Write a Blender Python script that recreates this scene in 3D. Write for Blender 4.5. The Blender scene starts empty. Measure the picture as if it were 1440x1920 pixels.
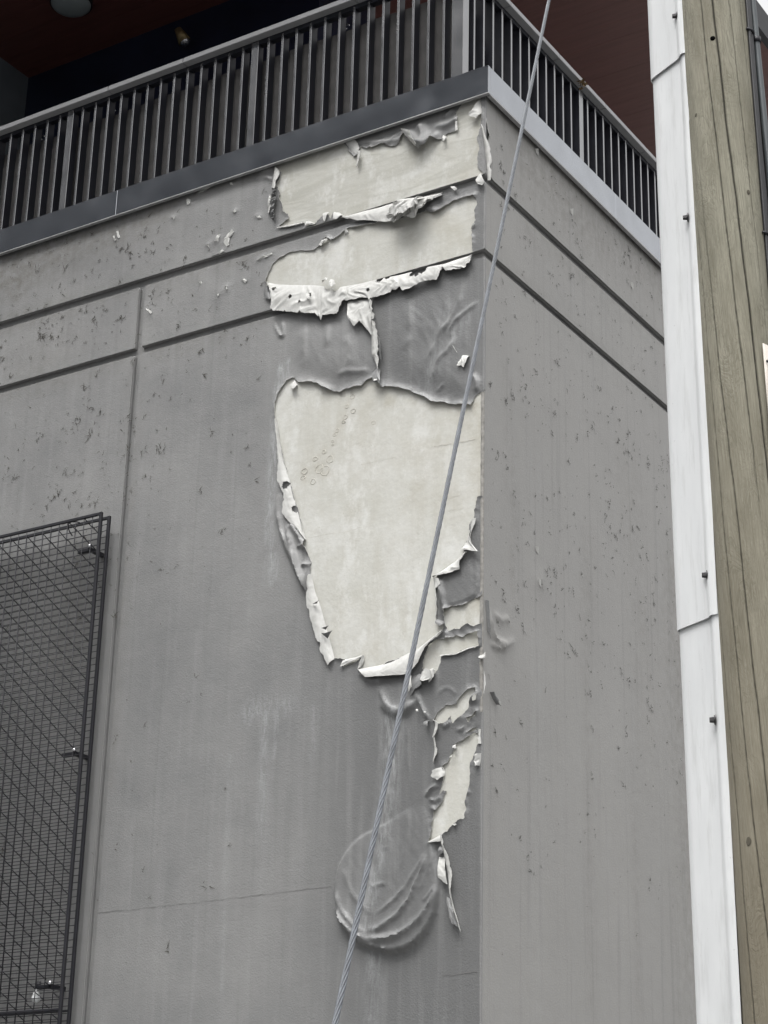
import bpy, bmesh, math, random
import numpy as np
from mathutils import Vector, Matrix, noise
from mathutils.geometry import delaunay_2d_cdt

R = math.radians
random.seed(7)
rng = np.random.default_rng(7)
scene = bpy.context.scene
COL = scene.collection

# ------------------------------------------------------------------ camera
cam_data = bpy.data.cameras.new('camera')
cam = bpy.data.objects.new('camera', cam_data)
COL.objects.link(cam)
right_v = Vector((0.843858, 0.536054, 0.023434))
up_v = Vector((0.179938, -0.323863, 0.928835))
fwd_v = Vector((-0.505495, 0.779589, 0.369751))
m = Matrix((right_v, up_v, -fwd_v)).transposed().to_4x4()
m.translation = Vector((5.2274, -9.1063, 1.6))
cam.matrix_world = m
cam_data.sensor_fit = 'VERTICAL'
cam_data.sensor_height = 36.0
cam_data.lens = 3704.5 / 1920 * 36.0
cam_data.clip_end = 3000
scene.camera = cam

# ------------------------------------------------------------------ sky, sun, exposure
SUN_EL, SUN_AZ = R(66), R(183)      # azimuth clockwise from +Y
world = bpy.data.worlds.new('World')
scene.world = world
world.use_nodes = True
wn = world.node_tree
sky = wn.nodes.new('ShaderNodeTexSky')
sky.sky_type = 'NISHITA'
sky.sun_disc = False
sky.sun_elevation = SUN_EL
sky.sun_rotation = SUN_AZ
sky.air_density = 1.0
sky.dust_density = 6.0
sky.ozone_density = 1.0
hs = wn.nodes.new('ShaderNodeHueSaturation')      # a closed white cloud layer
hs.inputs['Saturation'].default_value = 0.03
wn.links.new(sky.outputs[0], hs.inputs['Color'])
wn.links.new(hs.outputs[0], wn.nodes['Background'].inputs[0])
wn.nodes['Background'].inputs[1].default_value = 0.15
sun_data = bpy.data.lights.new('sun', 'SUN')
sun_data.energy = 0.5
sun_data.angle = R(40)
sun_data.color = (1.0, 0.97, 0.93)
sun = bpy.data.objects.new('sun', sun_data)
COL.objects.link(sun)
sdir = Vector((math.sin(SUN_AZ) * math.cos(SUN_EL), math.cos(SUN_AZ) * math.cos(SUN_EL), math.sin(SUN_EL)))
sun.rotation_euler = sdir.to_track_quat('Z', 'Y').to_euler()
sun.location = (0, -20, 30)
vs = scene.view_settings
vs.view_transform = 'Standard'
vs.look = 'None'
vs.gamma = 1.0
vs.use_curve_mapping = False
vs.exposure = 1.25

# ------------------------------------------------------------------ helpers
def link(o, parent=None):
    COL.objects.link(o)
    if parent is not None:
        o.parent = parent
    return o

def tag(o, label=None, cat=None, group=None, kind=None):
    if label: o['label'] = label
    if cat: o['category'] = cat
    if group: o['group'] = group
    if kind: o['kind'] = kind
    return o

def empty(name, loc, label, cat, group=None):
    o = bpy.data.objects.new(name, None)
    o.location = loc
    link(o)
    return tag(o, label, cat, group)

def fixparent(o, parent):
    """parent without moving (parents are unrotated empties)"""
    if parent is not None:
        o.parent = parent
        p = parent; off = Vector((0, 0, 0))
        while p is not None:
            off += p.location; p = p.parent
        o.location = o.location - off
    return o

def mesh_obj(name, verts, faces, mats, parent=None, smooth=False, face_mats=None):
    me = bpy.data.meshes.new(name)
    me.from_pydata([tuple(v) for v in verts], [], faces)
    for mt in (mats if isinstance(mats, (list, tuple)) else [mats]):
        me.materials.append(mt)
    if face_mats is not None:
        me.polygons.foreach_set('material_index', face_mats)
    if smooth:
        me.polygons.foreach_set('use_smooth', [True] * len(me.polygons))
    me.update()
    o = bpy.data.objects.new(name, me)
    COL.objects.link(o)
    return fixparent(o, parent)

def bm_obj(name, bm, mats, parent=None, smooth=False, loc=None):
    me = bpy.data.meshes.new(name)
    bm.to_mesh(me); bm.free()
    for mt in (mats if isinstance(mats, (list, tuple)) else [mats]):
        me.materials.append(mt)
    if smooth:
        me.polygons.foreach_set('use_smooth', [True] * len(me.polygons))
    o = bpy.data.objects.new(name, me)
    COL.objects.link(o)
    if loc is not None: o.location = loc
    return fixparent(o, parent)

def box_bm(lo, hi, bev=0.0, seg=1, bm=None):
    b = bmesh.new()
    r = bmesh.ops.create_cube(b, size=1.0)
    for v in b.verts:
        v.co = Vector((lo[i] + (v.co[i] + .5) * (hi[i] - lo[i]) for i in range(3)))
    if bev > 0:
        bmesh.ops.bevel(b, geom=b.edges[:], offset=bev, segments=seg, affect='EDGES', profile=.5)
    if bm is None:
        return b
    me = bpy.data.meshes.new('tmp'); b.to_mesh(me); b.free()
    bm.from_mesh(me); bpy.data.meshes.remove(me)
    return bm

def box(name, lo, hi, mt, parent=None, bev=0.0, seg=1):
    return bm_obj(name, box_bm(lo, hi, bev, seg), mt, parent)

def tube_geo(pts, rad, n=8, verts=None, faces=None, cap=True):
    """tube along pts; rad number or list; appends to verts/faces"""
    verts = [] if verts is None else verts
    faces = [] if faces is None else faces
    pts = [Vector(p) for p in pts]
    b0 = len(verts)
    up = Vector((0, 0, 1))
    prev = None
    for i, p in enumerate(pts):
        d = (pts[min(i + 1, len(pts) - 1)] - pts[max(i - 1, 0)]).normalized()
        if prev is None:
            a = d.cross(up)
            if a.length < .01: a = d.cross(Vector((1, 0, 0)))
            a.normalize()
        else:
            a = (prev - d * prev.dot(d)).normalized()
        prev = a
        b = d.cross(a)
        r = rad[i] if isinstance(rad, (list, tuple)) else rad
        for k in range(n):
            t = 2 * math.pi * k / n
            verts.append(p + (a * math.cos(t) + b * math.sin(t)) * r)
    for i in range(len(pts) - 1):
        for k in range(n):
            k2 = (k + 1) % n
            faces.append((b0 + i * n + k, b0 + i * n + k2, b0 + (i + 1) * n + k2, b0 + (i + 1) * n + k))
    if cap:
        faces.append(tuple(b0 + k for k in range(n))[::-1])
        faces.append(tuple(b0 + (len(pts) - 1) * n + k for k in range(n)))
    return verts, faces

def tube(name, pts, rad, mt, parent=None, n=8):
    v, f = tube_geo(pts, rad, n)
    return mesh_obj(name, v, f, mt, parent, smooth=n > 5)

# ------------------------------------------------------------------ materials
class NT:
    def __init__(self, name):
        self.m = bpy.data.materials.new(name)
        self.m.use_nodes = True
        self.t = self.m.node_tree
        self.b = self.t.nodes['Principled BSDF']
    def n(self, typ, ins=None, **kw):
        nd = self.t.nodes.new(typ)
        for k, v in kw.items(): setattr(nd, k, v)
        for k, v in (ins or {}).items(): self.put(nd.inputs[k], v)
        return nd
    def put(self, sock, v):
        if isinstance(v, bpy.types.NodeSocket): self.t.links.new(v, sock)
        elif isinstance(v, bpy.types.Node): self.t.links.new(v.outputs[0], sock)
        else: sock.default_value = v
    def pos(self): return self.n('ShaderNodeNewGeometry').outputs['Position']
    def obj(self): return self.n('ShaderNodeTexCoord').outputs['Object']
    def mapv(self, vec, scale=(1, 1, 1), loc=(0, 0, 0), rot=(0, 0, 0)):
        return self.n('ShaderNodeMapping', {'Vector': vec, 'Scale': scale, 'Location': loc, 'Rotation': rot}).outputs[0]
    def noise(self, vec, scale, detail=4, rough=.55, dist=0.0):
        return self.n('ShaderNodeTexNoise', {'Vector': vec, 'Scale': scale, 'Detail': detail, 'Roughness': rough, 'Distortion': dist}).outputs[0]
    def ramp(self, fac, stops):
        nd = self.n('ShaderNodeValToRGB', {'Fac': fac})
        cr = nd.color_ramp
        while len(cr.elements) < len(stops): cr.elements.new(.5)
        for e, (p, c) in zip(cr.elements, stops):
            e.position = p
            e.color = (c, c, c, 1) if isinstance(c, (int, float)) else (*c, 1)
        return nd.outputs[0]
    def mix(self, fac, a, b, mode='MIX'):
        nd = self.n('ShaderNodeMix', data_type='RGBA', blend_type=mode)
        self.put(nd.inputs['Factor'], fac)
        for s, v in ((nd.inputs['A'], a), (nd.inputs['B'], b)):
            if isinstance(v, (tuple, list)): v = (*v[:3], 1)
            self.put(s, v)
        return nd.outputs['Result']
    def math(self, op, a, b=0.0, clamp=False):
        nd = self.n('ShaderNodeMath', operation=op, use_clamp=clamp)
        self.put(nd.inputs[0], a); self.put(nd.inputs[1], b)
        return nd.outputs[0]
    def attr(self, name): return self.n('ShaderNodeAttribute', attribute_name=name).outputs['Fac']
    def bump(self, h, strength, dist, normal=None):
        nd = self.n('ShaderNodeBump', {'Height': h, 'Strength': strength, 'Distance': dist})
        if normal is not None: self.put(nd.inputs['Normal'], normal)
        return nd.outputs[0]
    def done(self, col=None, rough=None, normal=None, **kw):
        if col is not None: self.put(self.b.inputs['Base Color'], (*col, 1) if isinstance(col, (tuple, list)) else col)
        if rough is not None: self.put(self.b.inputs['Roughness'], rough)
        if normal is not None: self.put(self.b.inputs['Normal'], normal)
        for k, v in kw.items(): self.put(self.b.inputs[k.replace('_', ' ')], v)
        return self.m

def simple(name, col, rough=.5, metal=0.0, var=.12, scale=9, bump=0.0, **kw):
    t = NT(name)
    p = t.pos()
    n1 = t.noise(p, scale, 5)
    c2 = tuple(x * (1 - var) for x in col); c1 = tuple(min(1, x * (1 + var)) for x in col)
    c = t.mix(t.ramp(n1, [(.3, 0), (.7, 1)]), c2, c1)
    nm = t.bump(t.noise(p, scale * 12, 3), bump, .002) if bump else None
    rr = t.math('ADD', t.math('MULTIPLY', n1, .2), rough - .1)
    return t.done(c, rr, nm, Metallic=metal, **kw)

def make_paint():
    """weathered grey masonry paint; attributes: fresh (unchalked dark film), chalk (pale run-off), grime"""
    t = NT('grey_paint')
    p = t.pos()
    sp = t.n('ShaderNodeSeparateXYZ', {0: p})
    along = t.math('ADD', sp.outputs[0], sp.outputs[1])
    big = t.noise(p, 1.1, 5, .6)
    mid = t.noise(p, 5.5, 5, .62)
    fine = t.noise(p, 55, 3, .6)
    sv = t.n('ShaderNodeCombineXYZ', {0: t.math('MULTIPLY', along, 9.0), 1: 0.0, 2: t.math('MULTIPLY', sp.outputs[2], .55)}).outputs[0]
    streak = t.noise(sv, 1.6, 5, .6)
    col = t.mix(t.ramp(big, [(.36, 0), (.64, 1)]), (.180, .181, .180), (.252, .250, .244))
    col = t.mix(t.math('MULTIPLY', t.ramp(mid, [(.35, 0), (.7, 1)]), .5), col, (.225, .223, .219))
    col = t.mix(t.attr('side_light'), col, (.345, .334, .315))  # side face lightened in colour to stand in for brighter skylight
    fr = t.attr('fresh')
    frn = t.math('MULTIPLY', fr, t.ramp(t.math('ADD', t.math('MULTIPLY', big, .7), t.math('MULTIPLY', fr, .55)), [(.25, .15), (.8, 1)]))
    col = t.mix(frn, col, (.142, .143, .142))
    st = t.ramp(streak, [(.5, 0), (.75, 1)])
    col = t.mix(t.math('MULTIPLY', st, .32), col, (.31, .31, .305))
    sd = t.ramp(t.noise(t.mapv(sv, (1.7, 1, .7), (3, 0, 5)), 1.3, 4), [(.55, 0), (.8, 1)])
    col = t.mix(t.math('MULTIPLY', sd, .38), col, (.13, .13, .128))
    ck = t.math('MULTIPLY', t.attr('chalk'), t.ramp(t.noise(t.mapv(p, (1, 1, .22)), 34, 6, .75), [(.42, 0), (.68, 1)]))
    col = t.mix(ck, col, (.42, .43, .43))
    gr = t.math('MULTIPLY', t.attr('grime_dark'), t.ramp(t.noise(p, 14, 6, .7), [(.35, 0), (.65, 1)]))
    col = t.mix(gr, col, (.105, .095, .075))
    spk = t.ramp(t.noise(p, 170, 2, .5), [(.64, 0), (.72, 1)])
    col = t.mix(t.math('MULTIPLY', spk, .35), col, (.13, .13, .13))
    h = t.math('ADD', t.math('MULTIPLY', t.noise(p, 90, 4, .7), .9), t.math('MULTIPLY', mid, 1.4))
    nm = t.bump(h, .5, .005)
    rr = t.math('SUBTRACT', .52, t.math('MULTIPLY', fr, .06))
    return t.done(col, rr, nm, **{'Specular_IOR_Level': .6})

def make_film():
    t = NT('white_paint_film')
    p = t.pos()
    n1 = t.noise(p, 16, 5, .6)
    c = t.mix(t.ramp(n1, [(.3, 0), (.7, 1)]), (.45, .447, .425), (.57, .567, .545))
    d = t.ramp(t.noise(p, 70, 4, .6), [(.66, 0), (.74, 1)])
    c = t.mix(t.math('MULTIPLY', d, .5), c, (.36, .35, .32))
    d2 = t.ramp(t.noise(t.mapv(p, (3, 1, 1)), 7, 6, .7), [(.56, 0), (.70, 1)])
    c = t.mix(t.math('MULTIPLY', d2, .45), c, (.40, .395, .37))
    nm = t.bump(t.noise(p, 60, 4), .25, .003)
    return t.done(c, .6, nm)

def make_plaster():
    t = NT('bare_plaster')
    p = t.pos()
    w = t.ramp(t.noise(t.mapv(p, (.55, 1, 2.6), rot=(0, R(-4), 0)), 2.4, 2.5, .5, .7), [(.38, 0), (.46, .75), (.52, .35), (.62, 1)])
    big = t.noise(p, 2.3, 6, .6, .4)
    mid = t.noise(p, 12, 6, .65)
    c = t.mix(t.ramp(big, [(.3, 0), (.7, 1)]), (.50, .495, .450), (.60, .597, .563))
    tr = t.math('MULTIPLY', t.attr('trowel'), w)
    c = t.mix(t.math('MULTIPLY', tr, .75), c, (.40, .395, .35))
    stv = t.ramp(t.noise(t.mapv(p, (1, 1, .16)), 9, 6, .68), [(.46, 0), (.70, 1)])
    c = t.mix(t.math('MULTIPLY', stv, .55), c, (.44, .425, .37))
    pale = t.ramp(t.noise(t.mapv(p, (1, 1, .6), (7, 2, 1)), 4.5, 6, .7), [(.52, 0), (.62, 1)])
    c = t.mix(t.math('MULTIPLY', pale, .75), c, (.635, .634, .605))
    c = t.mix(t.math('MULTIPLY', t.ramp(mid, [(.45, 0), (.75, 1)]), .45), c, (.46, .445, .39))
    br = t.math('MULTIPLY', t.attr('brown'), t.ramp(t.noise(p, 9, 6, .7), [(.3, 0), (.65, 1)]))
    c = t.mix(t.math('MULTIPLY', br, .8), c, (.345, .315, .24))
    pits = t.ramp(t.noise(p, 85, 3, .6), [(.68, 0), (.75, 1)])
    c = t.mix(t.math('MULTIPLY', pits, .5), c, (.26, .24, .2))
    vs_ = t.n('ShaderNodeTexVoronoi', {'Vector': p, 'Scale': 30.0, 'Randomness': 1.0}).outputs['Distance']
    dots = t.ramp(vs_, [(.06, 1), (.1, 0)])
    c = t.mix(t.math('MULTIPLY', dots, .35), c, (.7, .7, .68))
    h = t.math('ADD', t.math('MULTIPLY', t.noise(p, 30, 5), .7), t.math('MULTIPLY', w, t.math('MULTIPLY', t.attr('trowel'), .3)))
    nm = t.bump(h, .5, .006)
    return t.done(c, .85, nm)

PAINT = make_paint()
FILM = make_film()
PLASTER = make_plaster()
BEAD = simple('corner_bead_mortar', (.27, .26, .24), .8, var=.3, scale=30, bump=.4)
FASCIA = simple('slate_blue_metal', (.39, .405, .43), .17, .96, .08, 3.5, .0)
FASCIA_R = FASCIA
DRIP = simple('drip_edge_metal', (.36, .36, .36), .4, .2, .1, 6)
RAILM = simple('rail_grey_metal', (.33, .33, .335), .24, .92, .06, 5)
TOPR = simple('top_rail_paint', (.33, .33, .335), .4, 0, .06, 5)
BARDARK = simple('baluster_black_paint', (.012, .013, .019), .5, 0, .2, 8)
SCREEN = simple('grey_screen_fabric', (.082, .078, .076), .85, 0, .25, 7, .3)
SOFFIT = None
NAVY = simple('navy_panel', (.016, .022, .045), .35, 0, .25, 2)
SLATE = simple('slate_wall', (.12, .14, .155), .6, 0, .15, 3)
CONC = simple('grey_concrete', (.22, .22, .215), .85, 0, .15, 4, .3)
ASPH = simple('asphalt', (.05, .05, .052), .9, 0, .2, 20, .5)
BLACKM = simple('black_steel', (.012, .012, .016), .55, 0, .2, 20)
GALV = simple('galvanised_steel', (.108, .117, .130), .55, .05, .25, 40, .2)
WHITE = None
CABLE = simple('black_cable', (.02, .02, .022), .45, 0, .2, 20)
CONDUIT = simple('grey_conduit', (.07, .08, .085), .4, 0, .2, 10)
BOLTM = simple('dark_bolt', (.05, .048, .05), .5, .5, .3, 60)
PLATE = simple('beige_plate', (.50, .46, .41), .5, 0, .06, 8)
BRASS = simple('old_brass', (.32, .24, .12), .4, .6, .2, 20)
LAMPGLASS = simple('frosted_lamp_glass', (.32, .36, .36), .3, 0, .05, 4)
CHROME = simple('bright_zinc', (.7, .7, .72), .2, .9, .05, 30)
LEAF = simple('dead_leaf', (.12, .075, .03), .8, 0, .4, 60)
ROOT = simple('dried_rootlet', (.060, .055, .045), .9, 0, .4, 60)
ROOT_R = simple('dark_dried_rootlet', (.040, .037, .032), .9, 0, .4, 60)
CRACKM = simple('crack_dark', (.155, .153, .15), .9)
HOLE = simple('hole_black', (.004, .004, .004), 1.0, Specular_IOR_Level=0.0)
GLUE = simple('glue_residue', (.455, .435, .385), .8, 0, .25, 50)

def make_soffit():
    t = NT('red_brown_soffit')
    p = t.pos()
    g = t.noise(t.mapv(p, (.6, 9, 1)), 3.0, 5, .6)
    c = t.mix(t.ramp(g, [(.3, 0), (.7, 1)]), (.125, .047, .039), (.165, .062, .051))
    return t.done(c, .5)
SOFFIT = make_soffit()

def make_white():
    t = NT('white_guard_plastic')
    p = t.pos()
    n1 = t.noise(t.mapv(p, (1, 1, .25)), 9, 5)
    c = t.mix(t.ramp(n1, [(.35, 0), (.75, 1)]), (.64, .65, .652), (.71, .72, .72))
    s = t.ramp(t.noise(t.mapv(p, (1, 1, .12)), 22, 6, .7), [(.52, 0), (.72, 1)])
    c = t.mix(t.math('MULTIPLY', s, .55), c, (.48, .485, .475))
    k = t.ramp(t.noise(p, 60, 4), [(.70, 0), (.74, 1)])
    c = t.mix(t.math('MULTIPLY', k, .35), c, (.3, .3, .3))
    return t.done(c, .42)
WHITE = make_white()

def make_wood():
    t = NT('weathered_pole_wood')
    p = t.obj()
    sp = t.n('ShaderNodeSeparateXYZ', {0: p})
    ax = t.math('ADD', sp.outputs[0], t.math('MULTIPLY', sp.outputs[2], .01833))     # the pole leans
    ay = t.math('ADD', sp.outputs[1], t.math('MULTIPLY', sp.outputs[2], .00746))
    ang = t.math('ADD', t.math('ARCTAN2', ay, ax), t.math('MULTIPLY', sp.outputs[2], .25))
    v = t.n('ShaderNodeCombineXYZ', {0: t.math('MULTIPLY', ang, .175), 1: 0.0, 2: sp.outputs[2]}).outputs[0]
    # contour grain: bands of a stretched noise field
    f = t.noise(t.mapv(v, (1.0, 1, .30)), 11, 5, .6, .9)
    bands = t.math('FRACT', t.math('MULTIPLY', f, 13.0))
    line = t.ramp(bands, [(0, .0), (.10, .9), (.35, .45), (.75, .05), (1, 0)])
    pat = t.ramp(t.noise(t.mapv(v, (1, 1, .4)), 6, 3), [(.36, .1), (.6, 1)])
    big = t.noise(t.mapv(v, (1.6, 1, .35)), 5.5, 6, .65)
    c = t.mix(t.ramp(big, [(.34, 0), (.66, 1)]), (.215, .203, .155), (.345, .330, .262))
    c = t.mix(t.math('MULTIPLY', t.ramp(t.noise(t.mapv(p, (1, 1, .2)), 1.3, 4), [(.5, 0), (.75, 1)]), .6), c, (.22, .18, .13))
    c = t.mix(t.math('MULTIPLY', t.ramp(sp.outputs[2], [(0, 1), (1, 0)]), 0.0), c, (.2, .16, .1))
    c = t.mix(t.math('MULTIPLY', t.math('MULTIPLY', line, pat), .58), c, (.085, .080, .052))
    fib = t.noise(t.mapv(v, (170, 1, 3.0)), 1.5, 4, .7)
    c = t.mix(t.math('MULTIPLY', t.ramp(fib, [(.40, 0), (.64, 1)]), .65), c, (.13, .122, .088))
    lt = t.ramp(t.noise(t.mapv(v, (80, 1, 14)), 1.0, 4, .7), [(.6, 0), (.74, 1)])
    c = t.mix(t.math('MULTIPLY', lt, .5), c, (.41, .40, .34))
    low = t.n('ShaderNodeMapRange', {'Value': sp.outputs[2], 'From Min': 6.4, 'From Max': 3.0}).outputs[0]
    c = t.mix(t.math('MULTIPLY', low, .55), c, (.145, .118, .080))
    c = t.mix(t.attr('crack'), c, (.018, .016, .010))
    h = t.math('SUBTRACT', t.math('MULTIPLY', fib, .8), t.math('MULTIPLY', t.math('MULTIPLY', line, pat), .45))
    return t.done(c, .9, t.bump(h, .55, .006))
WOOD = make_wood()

# ------------------------------------------------------------------ ground (below the frame)
def sheet(name, x0, x1, y0, y1, z, mt):
    o = mesh_obj(name, [(x0, y0, z), (x1, y0, z), (x1, y1, z), (x0, y1, z)], [(0, 1, 2, 3)], mt)
    o['kind'] = 'structure'
    return o
sheet('ground', -600, 600, -600, 600, 0.0, ASPH)
pv = box('pavement', (-40, -4.2, 0.005), (5.0, 40, .13), CONC, bev=.01)
pv['kind'] = 'structure'
# added facade, out of frame: shades the long face and is mirrored in it
ob = box('added_shade_facade', (-58, -34, .0), (.5, -21, 33.0), simple('dark_brick', (.085, .092, .108), .85, 0, .2, 3), None, bev=.02)
ob['kind'] = 'structure'
opane = simple('dark_pane', (.03, .035, .045), .12)
for i in range(9):
    for j in range(8):
        box('added_facade_pane', (-46 + i * 5, -20.99, 2 + j * 3.4), (-43.2 + i * 5, -20.95, 4 + j * 3.4), opane, ob)

# ------------------------------------------------------------------ building: blocks
ZF0, ZF1 = 8.572, 8.775             # fascia bottom / top
G1 = (7.962, 8.022)                 # upper groove
G2 = (7.446, 7.497)                 # lower groove
GX = (-2.708, -2.655)               # vertical groove
XL, YE = -7.2, 3.55                 # extent of the two faces
bld = empty('building', (0, 0, 0), 'grey painted concrete building corner with large patches of peeling paint below a balcony', 'building')

def chamfer_block(name, x0, x1, z0, z1, corner):
    """a wall panel standing proud of the joints; returns one box"""
    lo = (x0, .0065, z0); hi = (x1 if not corner else -.0065, YE, z1)
    if not corner: hi = (x1, .4, z1)
    return box(name, lo, hi, PAINT, bld, bev=.008, seg=2)
box('wall_core', (XL, .032, 0.0), (-.032, YE - .03, ZF0 + .02), PAINT, bld)
chamfer_block('wall_panel', XL, 0, G1[1], ZF0 + .1, True)
chamfer_block('wall_panel', GX[1], 0, G2[1], G1[0], True)
chamfer_block('wall_panel', XL, GX[0], G2[1], G1[0], False)
chamfer_block('wall_panel', GX[1], 0, 0.13, G2[0], True)
chamfer_block('wall_panel', XL, GX[0], 0.13, G2[0], False)

# ------------------------------------------------------------------ paint coat: peel outlines traced from image pixels (metres on the wall: along, up)
H_TOP = [(-1.68,8.6168), (-1.5796,8.6403), (-1.3358,8.6384), (-1.0567,8.6157), (-1.0526,8.5794), (-1.0227,8.5189), (-0.9718,8.4427), (-0.9447,8.4515), (-0.926,8.5082), (-0.884,8.4789), (-0.7886,8.4712), (-0.7482,8.4742), (-0.7137,8.4447), (-0.6596,8.4302), (-0.62,8.4505), (-0.5944,8.499), (-0.5327,8.4134), (-0.4586,8.3362), (-0.4194,8.3473), (-0.3809,8.3871), (-0.3023,8.3619), (-0.2768,8.3927), (-0.225,8.3928), (-0.1967,8.3992), (-0.1934,8.4501), (-0.2137,8.5285), (-0.1817,8.5637), (-0.1434,8.6033), (-0.0355,8.6193), (-0.0247,8.5245), (-0.0206,8.4712), (-0.0326,8.359), (-0.0576,8.2899), (-0.0381,8.2197), (-0.0566,8.1491), (-0.0499,8.0836), (-0.018,8.0232), (-0.0076,7.9446), (-0.1753,7.9576), (-0.3029,7.9581), (-0.4968,7.9524), (-0.6275,7.94), (-0.84,7.938), (-1.0315,8.0068), (-1.0743,8.0558), (-1.1163,8.0773), (-1.1423,8.0391), (-1.1721,8.0937), (-1.1926,8.0866), (-1.2664,8.0293), (-1.3296,8.0411), (-1.3521,8.0739), (-1.3942,8.0729), (-1.5218,8.0834), (-1.5648,8.0891), (-1.4749,8.1361), (-1.4766,8.1699), (-1.5289,8.2186), (-1.5234,8.2504), (-1.5625,8.3158), (-1.5501,8.3525), (-1.5818,8.4094), (-1.5511,8.5085), (-1.6021,8.572)]
H_MID = [(-1.6292,7.7059), (-1.6368,7.7144), (-1.6189,7.7748), (-1.5793,7.8294), (-1.5315,7.862), (-1.455,7.8799), (-1.3705,7.8693), (-1.2581,7.8404), (-1.2175,7.8588), (-1.1716,7.9133), (-1.1219,7.8706), (-1.0145,7.915), (-0.9879,7.9293), (-0.8928,7.9108), (-0.7588,7.9016), (-0.6656,7.8809), (-0.5868,7.8834), (-0.4953,7.8782), (-0.4175,7.8782), (-0.3526,7.8465), (-0.3015,7.8566), (-0.2127,7.8932), (-0.1367,7.8957), (-0.0737,7.8893), (-0.0544,7.8211), (-0.0729,7.7892), (-0.0661,7.7127), (-0.0906,7.6456), (-0.081,7.5444), (-0.0854,7.4661), (-0.2328,7.4641), (-0.4103,7.4823), (-0.5126,7.4669), (-0.6409,7.4273), (-1.0082,7.3751), (-1.2852,7.5238), (-1.5972,7.6388)]
H_LOW = [(-1.5136,6.8159), (-1.4871,6.8838), (-1.455,6.9258), (-1.4223,6.9552), (-1.3681,6.9609), (-1.3319,6.9154), (-1.2571,6.9039), (-1.1888,6.8756), (-1.1202,6.829), (-1.059,6.7905), (-1.0124,6.776), (-0.9605,6.7917), (-0.8558,6.7793), (-0.818,6.8124), (-0.773,6.8198), (-0.7265,6.7729), (-0.6932,6.7257), (-0.6808,6.7383), (-0.5846,6.7039), (-0.5209,6.6772), (-0.4573,6.633), (-0.3943,6.595), (-0.3441,6.5544), (-0.2701,6.5374), (-0.1842,6.5005), (-0.0812,6.477), (-0.0694,6.5087), (-0.0515,6.5333), (-0.0336,6.5487), (0.0108,6.5476), (0.0141,5.8838), (-0.0352,5.8881), (-0.0522,5.7979), (-0.0577,5.7442), (-0.0869,5.7279), (-0.0806,5.6722), (-0.1267,5.5884), (-0.1147,5.5591), (-0.1497,5.5329), (-0.2904,5.4604), (-0.3258,5.4449), (-0.3095,5.3881), (-0.2981,5.1934), (-0.2563,5.1442), (-0.2616,5.108), (-0.3198,5.0801), (-0.3777,5.0256), (-0.615,4.9817), (-0.7466,4.9318), (-0.8087,4.9675), (-0.7868,5.0447), (-0.8472,5.016), (-0.9329,4.9964), (-0.9159,5.0402), (-0.9599,5.0543), (-1.0099,5.0585), (-1.0444,5.1377), (-1.0943,5.2772), (-1.1534,5.4647), (-1.1889,5.6284), (-1.192,5.6971), (-1.2147,5.7696), (-1.2535,5.9031), (-1.3123,6.0888), (-1.3741,6.2661), (-1.4376,6.4584), (-1.4843,6.6257), (-1.5062,6.7282)]
H_B2 = [(-0.2513,5.2071), (-0.2341,5.2362), (-0.1933,5.2508), (-0.1234,5.2414), (-0.0715,5.2678), (0.0171,5.29), (0.018,5.1216), (-0.0472,5.1058), (-0.0934,5.1268), (-0.1337,5.1142), (-0.2207,5.1069), (-0.2448,5.1636)]
H_B3 = [(-0.377,4.9833), (-0.3521,5.0428), (-0.302,5.0668), (-0.2143,5.0638), (-0.1679,5.0692), (-0.1216,5.0578), (-0.0986,5.072), (-0.024,5.0739), (-0.02,4.9869), (-0.0978,4.9831), (-0.1667,4.9623), (-0.2654,4.9666), (-0.2819,4.9064), (-0.3047,4.868), (-0.3396,4.8626), (-0.3814,4.9052)]
H_B4 = [(-0.3148,4.6009), (-0.2722,4.649), (-0.2251,4.6773), (-0.1606,4.6724), (-0.1396,4.7155), (-0.0929,4.7475), (-0.04,4.7493), (-0.0356,4.7241), (-0.0668,4.6902), (-0.0918,4.6325), (-0.1342,4.6039), (-0.185,4.5648), (-0.1984,4.6085), (-0.2196,4.5846), (-0.2453,4.5749), (-0.2798,4.5771), (-0.2991,4.595)]
H_B5 = [(-0.0434,4.4961), (-0.0205,4.485), (-0.0156,4.4356), (-0.0337,4.4134), (-0.0515,4.367), (-0.0738,4.313), (-0.0775,4.2089), (-0.0992,4.0993), (-0.103,4.0282), (-0.1481,4.0091), (-0.1752,3.992), (-0.2384,3.9507), (-0.3248,3.9059), (-0.3125,3.9939), (-0.3027,4.0729), (-0.2501,4.1235), (-0.2234,4.1849), (-0.2465,4.1956), (-0.2665,4.1719), (-0.2498,4.2282), (-0.2338,4.275), (-0.2484,4.3255), (-0.2164,4.3543), (-0.1803,4.4152), (-0.1714,4.4468), (-0.098,4.4662)]
H_B6 = [(-0.0999,4.5841), (-0.066,4.591), (-0.034,4.6157), (-0.0389,4.5913), (-0.0786,4.5699), (-0.0844,4.5555)]
H_B7 = [(-0.0949,4.4963), (-0.057,4.5217), (-0.0249,4.5214), (-0.0568,4.499)]
H_B8 = [(-0.0539,4.6732), (-0.0499,4.6993), (-0.0287,4.7079), (-0.0345,4.6781)]
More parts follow.
